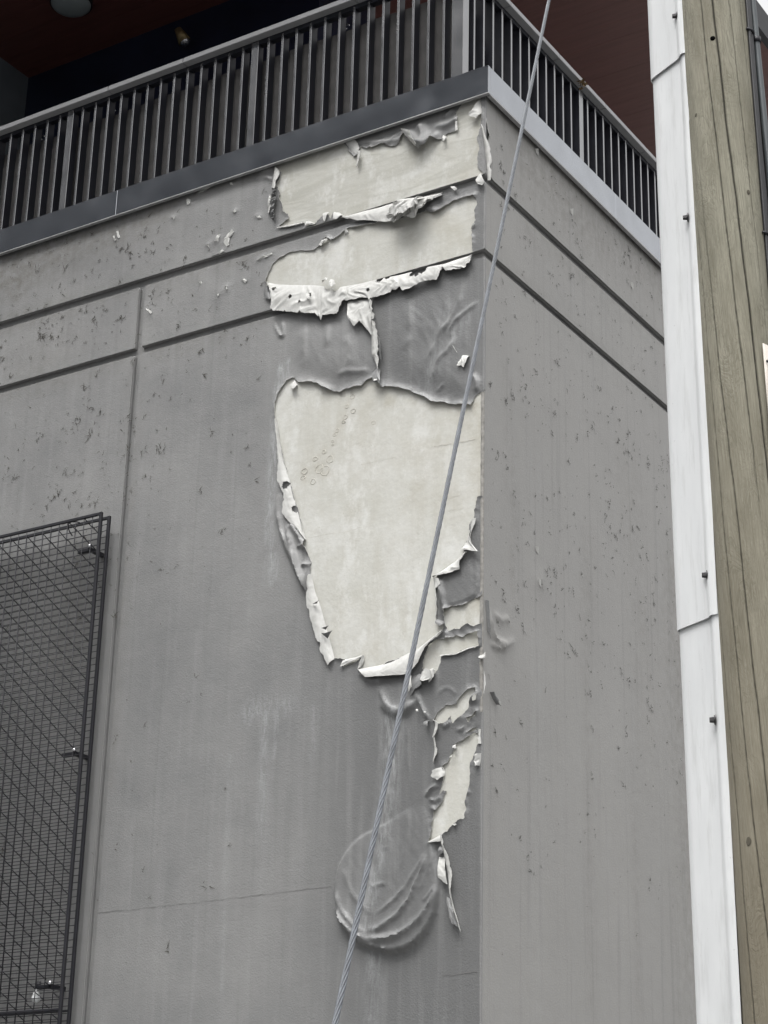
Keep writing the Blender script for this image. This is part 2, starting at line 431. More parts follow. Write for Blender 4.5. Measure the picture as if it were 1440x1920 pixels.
CHIPS_TOP = [[(-2.3512,8.5304), (-2.3412,8.5464), (-2.3113,8.5287), (-2.3169,8.4985), (-2.3375,8.4974)], [(-2.0002,8.1071), (-1.9947,8.1406), (-1.9658,8.1675), (-1.9364,8.1873), (-1.9241,8.1626), (-1.9556,8.1295), (-1.9555,8.0804), (-1.9748,8.0719)], [(-2.0745,8.1352), (-2.0638,8.1815), (-2.0359,8.1806), (-2.0509,8.1285)], [(-2.25,8.5582), (-2.2123,8.5831), (-2.1489,8.5784), (-2.2026,8.5584)], [(-2.9567,8.4662), (-2.9403,8.4689), (-2.9214,8.4091), (-2.9346,8.4085)], [(-2.9873,8.4382), (-2.9741,8.4388), (-2.9529,8.3917), (-2.9663,8.3925)], [(-1.9342,8.3209), (-1.9231,8.3389), (-1.9065,8.3198), (-1.9244,8.3109)], [(-2.4602,8.432), (-2.4393,8.4303), (-2.4427,8.4124)], [(-2.0414,8.0345), (-2.0122,8.0572), (-1.999,8.0437), (-2.0287,8.0282)], [(-2.1405,8.1256), (-2.122,8.1275), (-2.1233,8.1025)], [(-1.7412,8.229), (-1.7109,8.2271), (-1.6992,8.2055), (-1.725,8.2102)], [(-1.9839,8.5644), (-1.9602,8.5571), (-1.9542,8.5366), (-1.9748,8.5429)]]
CHIPS_MID = [[(-2.6324,7.7776), (-2.6116,7.7678), (-2.5789,7.7346), (-2.5865,7.7263), (-2.6213,7.7455)], [(-1.8345,7.7825), (-1.8144,7.7871), (-1.7912,7.7637), (-1.806,7.7506)], [(-1.7085,7.8908), (-1.6784,7.9068), (-1.6017,7.9182), (-1.5949,7.9064), (-1.6697,7.8901)], [(-2.1804,7.8543), (-2.1682,7.8626), (-2.163,7.8351)], [(-1.9667,7.7609), (-1.9479,7.763), (-1.9494,7.7377)], [(-2.0353,7.722), (-2.015,7.7266), (-2.0185,7.7075)]]

def frac_line(pts, amp, step, closed=True, seed=0):
    """resample an outline and roughen it like torn paint"""
    P = np.array(pts, float)
    if closed: P = np.vstack([P, P[:1]])
    out = []
    ph = seed * 13.7
    acc = 0.0
    for a, b in zip(P[:-1], P[1:]):
        L = np.hypot(*(b - a)); n = max(1, int(round(L / step)))
        nrm = np.array([-(b - a)[1], (b - a)[0]]) / max(L, 1e-9)
        for k in range(n):
            q = a + (b - a) * k / n
            s = acc + L * k / n
            d = amp * (noise.noise((s * 22, ph, .3)) * .9 + noise.noise((s * 60, ph, 5.1)) * .7 + noise.noise((s * 150, ph, 9.7)) * .5)
            out.append(q + nrm * d)
        acc += L
    if not closed: out.append(P[-1])
    return np.array(out)

def inside(poly, pts):
    x, y = pts[:, 0], pts[:, 1]
    r = np.zeros(len(pts), bool)
    px, py = poly[:, 0], poly[:, 1]
    qx, qy = np.roll(px, -1), np.roll(py, -1)
    for i in range(len(poly)):
        c = (py[i] > y) != (qy[i] > y)
        if py[i] != qy[i]:
            r ^= c & (x < (qx[i] - px[i]) * (y - py[i]) / (qy[i] - py[i]) + px[i])
    return r

def seg_dist(pts, line):
    """distance to a polyline and the relative position along it"""
    A = np.array(line[:-1], float); B = np.array(line[1:], float)
    L = np.hypot(*(B - A).T); cum = np.concatenate([[0], np.cumsum(L)]); tot = max(cum[-1], 1e-9)
    best = np.full(len(pts), 1e9); tt = np.zeros(len(pts))
    for i in range(len(A)):
        d = B[i] - A[i]
        t = np.clip(((pts - A[i]) @ d) / max(d @ d, 1e-12), 0, 1)
        q = A[i] + t[:, None] * d
        dd = np.hypot(*(pts - q).T)
        m_ = dd < best
        best[m_] = dd[m_]; tt[m_] = (cum[i] + t[m_] * L[i]) / tot
    return best, tt

# relief of the loose film: (line, height, half width, end taper)
RIDGES = [
 # sagging pouch of paint low on the wall
 ([(-0.9347,3.7065), (-0.8895,3.6068), (-0.8047,3.5051), (-0.6891,3.4301)], .014, .013, 1),
 ([(-0.9313,3.618), (-0.872,3.522), (-0.7838,3.4485), (-0.6789,3.4021)], .022, .014, 1),
 ([(-0.7166,3.4086), (-0.5675,3.4059), (-0.4395,3.4433), (-0.3407,3.5171), (-0.2832,3.6056), (-0.2615,3.6659)], .023, .015, 1),
 ([(-0.7085,3.451), (-0.5878,3.4735), (-0.4696,3.5581), (-0.3986,3.6775), (-0.3458,3.7987), (-0.3152,3.8828)], .018, .014, 1),
 ([(-0.6552,3.549), (-0.5445,3.5953), (-0.4541,3.69), (-0.3825,3.7941), (-0.3334,3.8726)], .011, .010, 1),
 ([(-0.878,3.8145), (-0.8257,3.6974), (-0.7559,3.6042), (-0.6738,3.5425)], .007, .014, 1),
 ([(-0.5837,4.0211), (-0.5694,3.9069), (-0.5775,3.7878), (-0.594,3.7018)], .005, .010, 1),
 ([(-0.4635,4.114), (-0.4593,4.0086), (-0.4723,3.8817), (-0.5114,3.7581)], .006, .012, 1),
 ([(-0.4113,4.0762), (-0.4119,3.9718), (-0.4344,3.8464)], .004, .009, 1),
 ([(-0.2996,3.8813), (-0.3047,3.8028), (-0.3397,3.7117), (-0.3796,3.6446)], .008, .008, 1),
 ([(-0.2753,3.6749), (-0.3062,3.623), (-0.3512,3.5916)], .008, .006, 1),
 ([(-0.8602,3.4619), (-0.7917,3.402), (-0.725,3.378)], .010, .009, 1),
 ([(-0.7156,3.3773), (-0.6588,3.3525), (-0.6171,3.359)], .010, .007, 1),
 ([(-0.6033,3.3619), (-0.5562,3.3302), (-0.5058,3.3361)], .011, .008, 1),
 ([(-0.4919,3.3313), (-0.4194,3.3572), (-0.348,3.4175)], .008, .009, 1),
 ([(-0.6737,3.6967), (-0.6411,3.7098), (-0.6032,3.6987), (-0.5869,3.7171)], .005, .006, 1), ([(-0.6982,3.7266), (-0.664,3.6879), (-0.6312,3.6931)], .005, .006, 1),
 ([(-0.6232,3.912), (-0.5993,3.9001), (-0.5922,3.9171)], .006, .005, 1),
 ([(-0.6566,4.6612), (-0.684,4.3703), (-0.7303,4.0258)], .0035, .007, 1), ([(-0.4923,4.6396), (-0.4724,4.3759), (-0.4361,4.1453)], .0035, .007, 1),
 # collar folds under the big bare patch
 ([(-0.688,4.8466), (-0.6451,4.7616), (-0.5897,4.6993), (-0.5359,4.6842), (-0.4657,4.7098), (-0.4087,4.7215)], .012, .014, 1),
 ([(-0.6722,4.7653), (-0.6251,4.6884), (-0.5619,4.6605), (-0.5,4.6639), (-0.4304,4.709)], .015, .012, 1),
 ([(-0.8233,4.9456), (-0.7488,4.9029), (-0.6844,4.8778)], .016, .012, 1),
 ([(-0.4602,4.8695), (-0.432,4.7871), (-0.4041,4.7132), (-0.3586,4.622), (-0.3318,4.5801)], .014, .012, 1),
 # loose hanging film above the big bare patch
 ([(-1.3233,6.8764), (-1.2001,6.8294), (-1.0909,6.7616), (-1.0237,6.728), (-0.9326,6.7431), (-0.8287,6.7429)], .030, .050, 0),
 ([(-0.6734,6.7009), (-0.5327,6.6446), (-0.3935,6.5482), (-0.2449,6.4854), (-0.099,6.4466)], .024, .045, 0),
 ([(-0.2388,6.9585), (-0.2151,7.0478), (-0.1416,7.1006), (-0.0436,7.1468)], .012, .012, 1),
 ([(-0.3986,6.8316), (-0.3377,6.9236), (-0.2893,7.0189), (-0.2033,7.0927), (-0.1311,7.3024)], .012, .020, 1),
 ([(-0.3588,6.6922), (-0.3114,6.8341), (-0.2255,6.884), (-0.1892,6.9461)], .010, .016, 1),
 ([(-0.3204,6.613), (-0.2718,6.66)], .010, .008, 1),
 ([(-1.3036,7.3257), (-1.3091,7.1516), (-1.2747,6.9942)], .008, .030, 1),
 ([(-1.1252,7.2802), (-1.1316,7.1077)], .008, .020, 1),
 ([(-0.974,7.1673), (-0.9545,6.9906), (-0.9912,6.9141)], .009, .030, 1),
 ([(-0.5344,7.2879), (-0.517,7.0765), (-0.5393,6.9375)], .007, .03, 1),
 ([(-1.0438,6.9084), (-0.9118,6.8951), (-0.7938,6.8669)], .010, .02, 1),
 ([(-1.5556,7.3901), (-1.5091,7.302), (-1.4656,7.2658), (-1.4863,7.3979)], .012, .010, 1),
 ([(-0.0888,6.675), (-0.0462,6.6301), (-0.0516,6.5506)], .014, .018, 1),
 # lifted strip on the left of the big bare patch
 ([(-1.4571,6.188), (-1.4643,6.0715), (-1.4098,5.9208), (-1.3367,5.7802), (-1.2641,5.6302), (-1.2126,5.4971)], .018, .016, 1),
 ([(-1.3726,5.972), (-1.3401,5.85), (-1.2942,5.7153), (-1.2363,5.5914), (-1.1916,5.4599)], .026, .015, 1),
 ([(-1.332,5.9527), (-1.2624,5.8702), (-1.2056,5.7679)], .030, .018, 0),
 ([(-1.2855,5.8054), (-1.2134,5.798)], .016, .008, 1),
 ([(-1.2469,5.6784), (-1.1886,5.6794)], .016, .008, 1),
 # right rim of the big bare patch
 ([(-0.2896,5.4062), (-0.2646,5.316), (-0.2398,5.2265)], .020, .016, 0),
 ([(-0.2518,5.2391), (-0.1817,5.2542), (-0.1176,5.2436)], .010, .010, 0),
 ([(-0.2384,5.1202), (-0.2196,5.0226)], .022, .010, 1),
 # lower strips
 ([(-0.2993,4.7144), (-0.274,4.765), (-0.2308,4.7784), (-0.1873,4.753), (-0.1611,4.7185)], .006, .008, 1),
 ([(-0.159,4.5348), (-0.1333,4.5201), (-0.1037,4.5353)], .012, .008, 1),
 ([(-0.2535,4.547), (-0.2192,4.5578), (-0.2024,4.5861)], .012, .008, 1),
 ([(-0.3618,4.1678), (-0.3161,4.2114), (-0.2654,4.226)], .014, .010, 1),
 ([(-0.3337,4.1567), (-0.2964,4.1365), (-0.2507,4.1638)], .014, .008, 1),
 ([(-0.3236,4.1072), (-0.2864,4.0872)], .012, .010, 1),
 # upper band: film drooping from under the fascia, frayed left rim
 ([(-0.9133,8.5376), (-0.7893,8.4953), (-0.6537,8.4613), (-0.5872,8.4729)], .014, .018, 0),
 ([(-0.5736,8.462), (-0.5061,8.4049), (-0.4524,8.3578), (-0.4132,8.3648), (-0.3744,8.3915)], .055, .030, 0),
 ([(-0.4683,8.5004), (-0.4472,8.4279), (-0.4523,8.3512)], .030, .028, 0),
 ([(-0.3494,8.4618), (-0.2582,8.4582), (-0.2195,8.4717)], .018, .025, 0),
 ([(-0.298,8.517), (-0.2336,8.5678)], .016, .012, 1),
 ([(-0.6944,8.4809), (-0.6415,8.5102), (-0.5881,8.5128)], .012, .012, 1),
 ([(-1.752,8.598), (-1.6762,8.5471), (-1.6194,8.5706)], .012, .012, 1),
 ([(-1.7621,8.5187), (-1.689,8.5169), (-1.6215,8.4757)], .014, .012, 1),
 ([(-1.7347,8.5514), (-1.6625,8.5634)], .010, .010, 1),
 ([(-0.4047,7.8871), (-0.3399,7.8553), (-0.2253,7.8844), (-0.0737,7.8893)], .014, .014, 0),
 ([(-1.1643,7.9021), (-1.108,7.8667), (-1.0009,7.9136), (-0.8656,7.9004), (-0.7587,7.899)], .012, .010, 0),
 ([(-1.6127,7.6624), (-1.6226,7.5873), (-1.579,7.5629)], .014, .010, 1),
]
RIDGES_R = [
 ([(0.0568,5.2256), (0.0881,5.1083), (0.1188,5.0542), (0.2416,5.0577), (0.3666,5.1253)], .022, .020, 1),
 ([(0.0765,5.0264), (0.1495,5.0126), (0.2602,5.0503)], .018, .012, 1),
 ([(0.1179,5.2122), (0.2103,5.1919), (0.3037,5.2356)], .012, .020, 1),
 ([(0.0049,8.3704), (0.0528,8.2235), (0.0675,8.0406)], .012, .012, 1),
]
AREAS = [  # (outline, height, edge width, extra height towards the bottom)
 ([(-0.3893,4.1425), (-0.4637,4.1221), (-0.5474,4.0822), (-0.6601,4.041), (-0.7927,3.9931), (-0.877,3.9198), (-0.9271,3.835), (-0.9454,3.7315), (-0.9277,3.6018), (-0.8802,3.487), (-0.7819,3.3935), (-0.6587,3.3502), (-0.5284,3.3222), (-0.4192,3.3456), (-0.3209,3.4232), (-0.2639,3.5267), (-0.245,3.649), (-0.2583,3.7516), (-0.2922,3.8806), (-0.3125,3.9939), (-0.3326,4.0921)], .006, .020, .034),
 ([(-0.6935,4.8791), (-0.4602,4.8695), (-0.3952,4.7042), (-0.4996,4.6483), (-0.6067,4.6703), (-0.6717,4.7495)], .004, .02, .012),
 ([(-1.5414,7.3865), (-0.7953,7.3442), (-0.7333,7.0094), (-0.7793,6.8153), (-1.0123,6.7736), (-1.3254,6.92)], .004, .20, .020),
 ([(-0.7688,7.3373), (-0.082,7.3496), (-0.0187,7.0688), (-0.0401,6.6287), (-0.0993,6.4868), (-0.3692,6.5776), (-0.6745,6.7428)], .004, .20, .016),
 ([(-1.4804,6.1217), (-1.4516,6.2106), (-1.3883,6.1507), (-1.3465,5.9787), (-1.2355,5.8537), (-1.1884,5.6737), (-1.2046,5.4621), (-1.3326,5.6992), (-1.4201,5.8647)], .010, .020, .012),
 ([(-0.3137,5.432), (-0.1494,5.5113), (-0.0213,5.5422), (-0.0082,5.2942), (-0.1234,5.2499), (-0.2519,5.2498), (-0.2876,5.277)], .004, .02, .006),
]
CHALK = [ # (line, half width, strength)
 ([(-1.4768,7.0552), (-1.5049,6.6546), (-1.5144,6.0812), (-1.4812,5.6222)], .035, 1.0), ([(-1.4287,7.081), (-1.4797,6.7958)], .03, .8),
 ([(-1.5307,6.0844), (-1.5214,5.6292)], .02, .6),
 ([(-1.4846,5.8302), (-1.4671,5.6542)], .055, .9),
 ([(-1.5848,4.8162), (-1.4696,4.8433), (-1.3139,4.8093)], .07, .6), ([(-1.4798,4.8186), (-1.4713,4.4625), (-1.4726,4.0844)], .028, .65), ([(-1.3848,4.7734), (-1.3979,4.5176)], .018, .5),
 ([(-0.5777,4.6509), (-0.5906,4.3288), (-0.6186,4.0596), (-0.6697,3.7671), (-0.7149,3.5367)], .060, .85),
 ([(-0.6908,3.3187), (-0.676,2.9508)], .035, .6), ([(-0.6323,3.3149), (-0.6305,3.0184)], .02, .5),
 ([(-1.7175,4.556), (-1.7086,3.827), (-1.6848,3.0716)], .025, .25), ([(-1.988,3.8197), (-1.9636,2.9966)], .03, .3), ([(-1.1228,4.7707), (-1.1288,4.4853)], .03, .35),
 ([(-0.6872,3.7687), (-0.6478,3.8538)], .05, .7), ([(-0.6961,3.4917), (-0.6356,3.4297)], .04, .6),
 ([(-0.5961,8.8626), (-0.4242,8.2514)], .02, .0),
 ([(-0.4188,6.5773), (-0.3481,6.7957), (-0.2538,7.1538)], .06, .45), ([(-0.214,6.9523), (-0.1287,7.0496), (-0.0557,7.1261)], .05, .4),
]
GRIME = [
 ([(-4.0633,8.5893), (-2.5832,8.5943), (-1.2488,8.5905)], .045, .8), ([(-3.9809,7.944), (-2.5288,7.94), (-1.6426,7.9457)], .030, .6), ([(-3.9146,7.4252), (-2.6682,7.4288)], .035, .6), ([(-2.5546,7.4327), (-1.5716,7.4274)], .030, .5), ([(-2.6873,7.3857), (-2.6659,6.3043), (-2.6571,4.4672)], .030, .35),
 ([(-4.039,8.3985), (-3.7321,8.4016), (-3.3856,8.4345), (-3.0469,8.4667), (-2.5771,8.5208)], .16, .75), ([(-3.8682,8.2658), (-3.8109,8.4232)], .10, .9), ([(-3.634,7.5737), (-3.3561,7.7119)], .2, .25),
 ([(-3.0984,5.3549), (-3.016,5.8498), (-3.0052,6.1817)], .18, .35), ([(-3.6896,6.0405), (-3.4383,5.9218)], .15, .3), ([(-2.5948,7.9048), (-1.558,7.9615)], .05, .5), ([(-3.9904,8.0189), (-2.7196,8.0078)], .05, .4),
]
CHALK_R = [([(0.6573,5.2087), (0.6018,3.0607)], .10, .25), ([(0.3374,7.3141), (0.3365,6.4538)], .05, .15)]
GRIME_DARK_R = [([(0.0096,8.6024), (2.5505,8.5777)], .05, .8), ([(0.0419,7.9064), (2.56,7.9156)], .035, .5), ([(-0.0058,7.3874), (2.5698,7.4107)], .035, .5), ([(2.7087,6.1811), (2.7324,3.3233)], .30, .45), ([(1.3029,6.0977), (1.2759,3.1438)], .06, .3), ([(1.9557,5.4017), (1.8749,3.2176)], .05, .3), ([(0.5503,8.4138), (1.3746,8.3562), (2.5268,8.4923)], .25, .45), ([(0.5115,7.9246), (2.492,7.9621)], .08, .4), ([(0.3038,6.7928), (0.3482,5.444)], .05, .35), ([(1.944,6.6948), (2.2228,4.5887)], .2, .2), ([(0.1369,7.5145), (2.4942,7.4627)], .06, .3)]  # grime lines, plus a wide darker band along the far edge

def crease(x, y, seed):
    """folds with sharp crests, as in a stiff skin of paint"""
    a = 1 - 2.2 * abs(noise.noise((x, y * .5, seed + 2.0)))
    b = 1 - 2.2 * abs(noise.noise((x * 2.1 + y, y * .9, seed + 6.0)))
    return .8 * a + .35 * b - .5

def chaikin(L, it=2, closed=False):
    L = np.array(L, float)
    for _ in range(it):
        a, b = (L, np.roll(L, -1, 0)) if closed else (L[:-1], L[1:])
        q = np.empty((2 * len(a), 2)); q[0::2] = .75 * a + .25 * b; q[1::2] = .25 * a + .75 * b
        L = q if closed else np.vstack([L[:1], q, L[-1:]])
    return L

def relief(P, ridges, areas):
    h = np.zeros(len(P))
    for line, amp, w, tp in ridges:
        line = L = chaikin(line)
        mk = (P[:, 0] > L[:, 0].min() - 3 * w) & (P[:, 0] < L[:, 0].max() + 3 * w) & (P[:, 1] > L[:, 1].min() - 3 * w) & (P[:, 1] < L[:, 1].max() + 3 * w)
        if not mk.any(): continue
        Q = P[mk]
        wob = np.array([(noise.noise((x * 17, y * 17, 1.0)), noise.noise((x * 17, y * 17, 6.0)), noise.noise((x * 12, y * 12, 9.0)), noise.noise((x * 40, y * 40, 2.0))) for x, y in Q])
        d, t = seg_dist(Q + wob[:, :2] * .006 + wob[:, 3:4] * .002, line)
        k = amp * np.exp(-(d / w) ** 1.45) * (1 + .55 * wob[:, 2])
        if tp: k *= np.clip(np.minimum(t, 1 - t) * 5 + .05, 0, 1)
        h[mk] += k
    for poly, amp, w, extra in areas:
        poly = chaikin(poly, 2, True)
        ins = inside(poly, P)
        if not ins.any(): continue
        d, _ = seg_dist(P[ins], np.vstack([poly, poly[:1]]))
        s = np.clip(d / w, 0, 1); s = s * s * (3 - 2 * s)
        g = (poly[:, 1].max() - P[ins][:, 1]) / np.ptp(poly[:, 1])
        cr_ = np.array([crease(x * 11 + y * 4, y * 6 - x * 3, 3.3) for x, y in P[ins]])
        h[ins] += s * (amp * np.sqrt(np.clip(g, 0, 1)) + extra * g + .0028 * cr_)
    return h

def mask(P, items):
    v = np.zeros(len(P))
    for line, w, s in items:
        if len(line) < 2: continue
        d, t = seg_dist(P, line)
        v = np.maximum(v, s * np.exp(-(d / w) ** 2) * (1 - .35 * t))
    return v

def add_attr(me, name, vals):
    a = me.attributes.new(name, 'FLOAT', 'POINT')
    a.data.foreach_set('value', np.asarray(vals, np.float32))

def coat(name, side, u0, u1, v0, v1, holes, fine=None, fs=.010, cs=.09, lift=.010, seed=0):
    """one skin of paint on a wall panel, torn open along the traced outlines"""
    V, E = [], []
    def addloop(L, closed=True):
        b = len(V); V.extend([Vector((float(p[0]), float(p[1]))) for p in L])
        n = len(L)
        for i in range(n if closed else n - 1): E.append((b + i, b + (i + 1) % n))
    rim = []
    n_u = max(2, int((u1 - u0) / .05)); n_v = max(2, int((v1 - v0) / .05))
    for i in range(n_u): rim.append((u0 + (u1 - u0) * i / n_u, v0))
    for i in range(n_v): rim.append((u1, v0 + (v1 - v0) * i / n_v))
    for i in range(n_u): rim.append((u1 - (u1 - u0) * i / n_u, v1))
    for i in range(n_v): rim.append((u0, v1 - (v1 - v0) * i / n_v))
    addloop(rim)
    polys = []
    for k, hpts in enumerate(holes):
        sz = np.ptp(np.array(hpts), axis=0).max()
        poly = frac_line(hpts, .007 if sz > .2 else .003, .006 if sz > .2 else .004, True, seed * 31 + k)
        polys.append(poly); addloop(poly)
    pts = []
    g = np.meshgrid(np.arange(u0 + cs, u1 - cs * .5, cs), np.arange(v0 + cs, v1 - cs * .5, cs))
    cp = np.stack([g[0].ravel(), g[1].ravel()], 1)
    if fine is not None:
        fu0, fu1, fv0, fv1 = fine
        fu0, fu1, fv0, fv1 = max(fu0, u0 + fs), min(fu1, u1 - fs), max(fv0, v0 + fs), min(fv1, v1 - fs)
        cp = cp[~((cp[:, 0] > fu0 - .03) & (cp[:, 0] < fu1 + .03) & (cp[:, 1] > fv0 - .03) & (cp[:, 1] < fv1 + .03))]
        g = np.meshgrid(np.arange(fu0, fu1, fs), np.arange(fv0, fv1, fs))
        fp = np.stack([g[0].ravel(), g[1].ravel()], 1)
        fp = fp + rng.uniform(-.25, .25, fp.shape) * fs
        keep = np.ones(len(fp), bool)
        for poly in polys: keep &= ~inside(poly, fp)
        fp = fp[keep]
        pts.append(fp)
    pts.append(cp)
    for q in np.vstack(pts): V.append(Vector((float(q[0]), float(q[1]))))
    vo, _, fo, *_ = delaunay_2d_cdt(V, E, [], 0, 1e-6)
    P = np.array([(v.x, v.y) for v in vo])
    F = np.array([f for f in fo if len(f) == 3])
    cen = P[F].mean(1)
    ok = (cen[:, 0] > u0) & (cen[:, 0] < u1) & (cen[:, 1] > v0) & (cen[:, 1] < v1)
    for poly in polys: ok &= ~inside(poly, cen)
    F = F[ok]
    used = np.unique(F); remap = np.full(len(P), -1); remap[used] = np.arange(len(used))
    P = P[used]; F = remap[F]
    # orient counter-clockwise in (u,v)
    a, b, c = P[F[:, 0]], P[F[:, 1]], P[F[:, 2]]
    cr = (b[:, 0] - a[:, 0]) * (c[:, 1] - a[:, 1]) - (b[:, 1] - a[:, 1]) * (c[:, 0] - a[:, 0])
    F[cr < 0] = F[cr < 0][:, ::-1]
    if side == 'L': h = relief(P, RIDGES, AREAS)
    else: h = relief(P, RIDGES_R, [])
    for k, poly in enumerate(polys):
        near = (P[:, 0] > poly[:, 0].min() - .08) & (P[:, 0] < poly[:, 0].max() + .08) & (P[:, 1] > poly[:, 1].min() - .08) & (P[:, 1] < poly[:, 1].max() + .08)
        if not near.any(): continue
        Q = P[near]
        d, _ = seg_dist(Q, np.vstack([poly, poly[:1]]))
        nz = np.array([max(0, .45 + noise.noise((x * 9 + seed, y * 9, 2.2)) * 1.1 + noise.noise((x * 30, y * 30, 7.0)) * .5) for x, y in Q])
        h[near] += lift * nz * np.exp(-d / .016)
    h += np.array([.0012 * noise.noise((x * 2.2, y * 2.2, 1.0 if side == 'L' else 4.0)) + .0005 * noise.noise((x * 9, y * 9, 3.0)) for x, y in P]) + .0012
    if side == 'L': verts = np.stack([P[:, 0], -h, P[:, 1]], 1)
    else: verts = np.stack([h, P[:, 0], P[:, 1]], 1)
    o = mesh_obj(name, verts.tolist(), F.tolist(), [PAINT, FILM], bld, smooth=True)
    me = o.data
    if side == 'L':
        fr = np.clip((P[:, 0] + 1.75) / 1.35, 0, 1); fr = fr * fr * (3 - 2 * fr)
        fr *= np.where(P[:, 1] > G1[0], .45, 1.0)
        add_attr(me, 'fresh', fr); add_attr(me, 'chalk', mask(P, CHALK)); add_attr(me, 'grime_dark', mask(P, GRIME))
    else:
        add_attr(me, 'fresh', np.zeros(len(P))); add_attr(me, 'side_light', np.full(len(P), .62)); add_attr(me, 'chalk', mask(P, CHALK_R)); add_attr(me, 'grime_dark', mask(P, GRIME_DARK_R))
    s = o.modifiers.new('thickness', 'SOLIDIFY')
    s.thickness = .0022; s.offset = -1; s.material_offset = 1; s.material_offset_rim = 1
    s.use_even_offset = False
    e = o.modifiers.new('crisp', 'EDGE_SPLIT'); e.split_angle = R(55)
    return o

XC = -.0015
coat('paint_coat', 'L', XL, XC, G1[1] + .003, ZF0 + .07, [H_TOP] + CHIPS_TOP, (-2.6, 0, G1[1], ZF0 + .1), .011, seed=1)
coat('paint_coat', 'L', GX[1] + .003, XC, G2[1] + .003, G1[0] - .003, [H_MID] + CHIPS_MID, (-1.95, 0, G2[1], G1[0]), .011, seed=2)
coat('paint_coat', 'L', XL, GX[0] - .003, G2[1] + .003, G1[0] - .003, [], None, seed=3)
coat('paint_coat', 'L', GX[1] + .003, XC, 0.2, G2[0] - .003, [H_LOW, H_B2, H_B3, H_B4, H_B5, H_B6, H_B7, H_B8], (-1.75, 0, 3.2, G2[0]), .011, lift=.012, seed=4)
coat('paint_coat', 'L', XL, GX[0] - .003, 0.2, G2[0] - .003, [], None, seed=5)
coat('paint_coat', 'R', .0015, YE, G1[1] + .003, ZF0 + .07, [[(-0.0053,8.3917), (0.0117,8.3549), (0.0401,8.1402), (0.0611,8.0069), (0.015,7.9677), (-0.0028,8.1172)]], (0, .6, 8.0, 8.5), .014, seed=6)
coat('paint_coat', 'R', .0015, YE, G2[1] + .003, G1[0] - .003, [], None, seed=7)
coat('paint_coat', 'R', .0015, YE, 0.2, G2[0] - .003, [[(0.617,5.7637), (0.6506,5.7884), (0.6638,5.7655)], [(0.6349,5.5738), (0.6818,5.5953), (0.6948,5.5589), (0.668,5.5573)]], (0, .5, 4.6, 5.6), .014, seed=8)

def plaster(u0, u1, v0, v1, trowel):
    s = .022
    us = np.linspace(u0, u1, int((u1 - u0) / s) + 2); vs_ = np.linspace(v0, v1, int((v1 - v0) / s) + 2)
    U, W = np.meshgrid(us, vs_)
    P = np.stack([U.ravel(), W.ravel()], 1)
    n = len(us)
    F = [(j * n + i, j * n + i + 1, (j + 1) * n + i + 1, (j + 1) * n + i) for j in range(len(vs_) - 1) for i in range(n - 1)]
    h = np.array([.0011 * noise.noise((x * 6, y * 6, 8.0)) for x, y in P])
    o = mesh_obj('plaster_face', np.stack([P[:, 0], .0045 - h, P[:, 1]], 1).tolist(), F, PLASTER, bld, smooth=True)
    BR = [([(-0.0336,6.5464), (-0.0445,6.3887), (-0.0314,6.2159), (-0.0176,5.9011)], .09, .9), ([(-0.1596,6.4718), (-0.0986,6.4008), (-0.1218,6.3148)], .10, .6), ([(-0.8042,6.7852), (-0.8249,6.6227), (-0.8458,6.4735), (-0.8128,6.2442)], .10, .45),
          ([(-0.4873,6.2795), (-0.34,6.3052), (-0.2181,6.2902)], .10, .45), ([(-0.3444,6.5719), (-0.3519,6.2849), (-0.334,5.9418)], .08, .4), ([(-0.2374,5.9226), (-0.1527,5.8174)], .09, .5), ([(-0.0255,5.2972), (-0.0422,5.2153)], .07, .8), ([(-0.0297,5.0664), (-0.0292,4.9935)], .05, .6),
          ([(-0.326,7.7884), (-0.2356,7.6873), (-0.1213,7.5927)], .09, .6), ([(-0.0528,8.5208), (-0.0622,8.0494)], .05, .5), ([(-0.1761,8.0338), (-0.2397,8.0151)], .06, .5), ([(-1.1769,6.2965), (-1.1098,6.2591)], .05, .7), ([(-1.0807,6.3448), (-1.0793,6.3433)], .035, .6), ([(-1.2717,6.2925), (-1.2679,6.268)], .04, .5), ([(-0.9258,6.7355), (-0.969,6.6674), (-0.992,6.583), (-1.0418,6.5165), (-1.0714,6.4398), (-1.1933,6.3709)], .035, .55), ([(-0.6719,6.6472), (-0.6462,6.6353)], .04, .8), ([(-0.4942,6.6063), (-0.4816,6.6011)], .03, .7), ([(-0.5049,5.9531), (-0.4982,5.9293)], .06, .5), ([(-0.4575,6.0339), (-0.3945,5.9313)], .08, .4), ([(-0.751,5.0715), (-0.6764,5.0175)], .07, .5)]
    add_attr(o.data, 'brown', mask(P, BR))
    add_attr(o.data, 'trowel', np.full(len(P), trowel))
    return o
plaster(-2.2, -.008, G1[1] + .004, ZF0 + .05, 1.0)
plaster(-2.2, -.008, G2[1] + .004, G1[0] - .004, .35)
plaster(-2.0, -.008, 3.3, G2[0] - .004, .12)

# ------------------------------------------------------------------ curled and hanging film
def resample(pts, n):
    P = np.array(pts, float)
    L = np.concatenate([[0], np.cumsum(np.hypot(*np.diff(P, axis=0).T))])
    t = np.linspace(0, L[-1], n)
    return np.stack([np.interp(t, L, P[:, 0]), np.interp(t, L, P[:, 1])], 1)

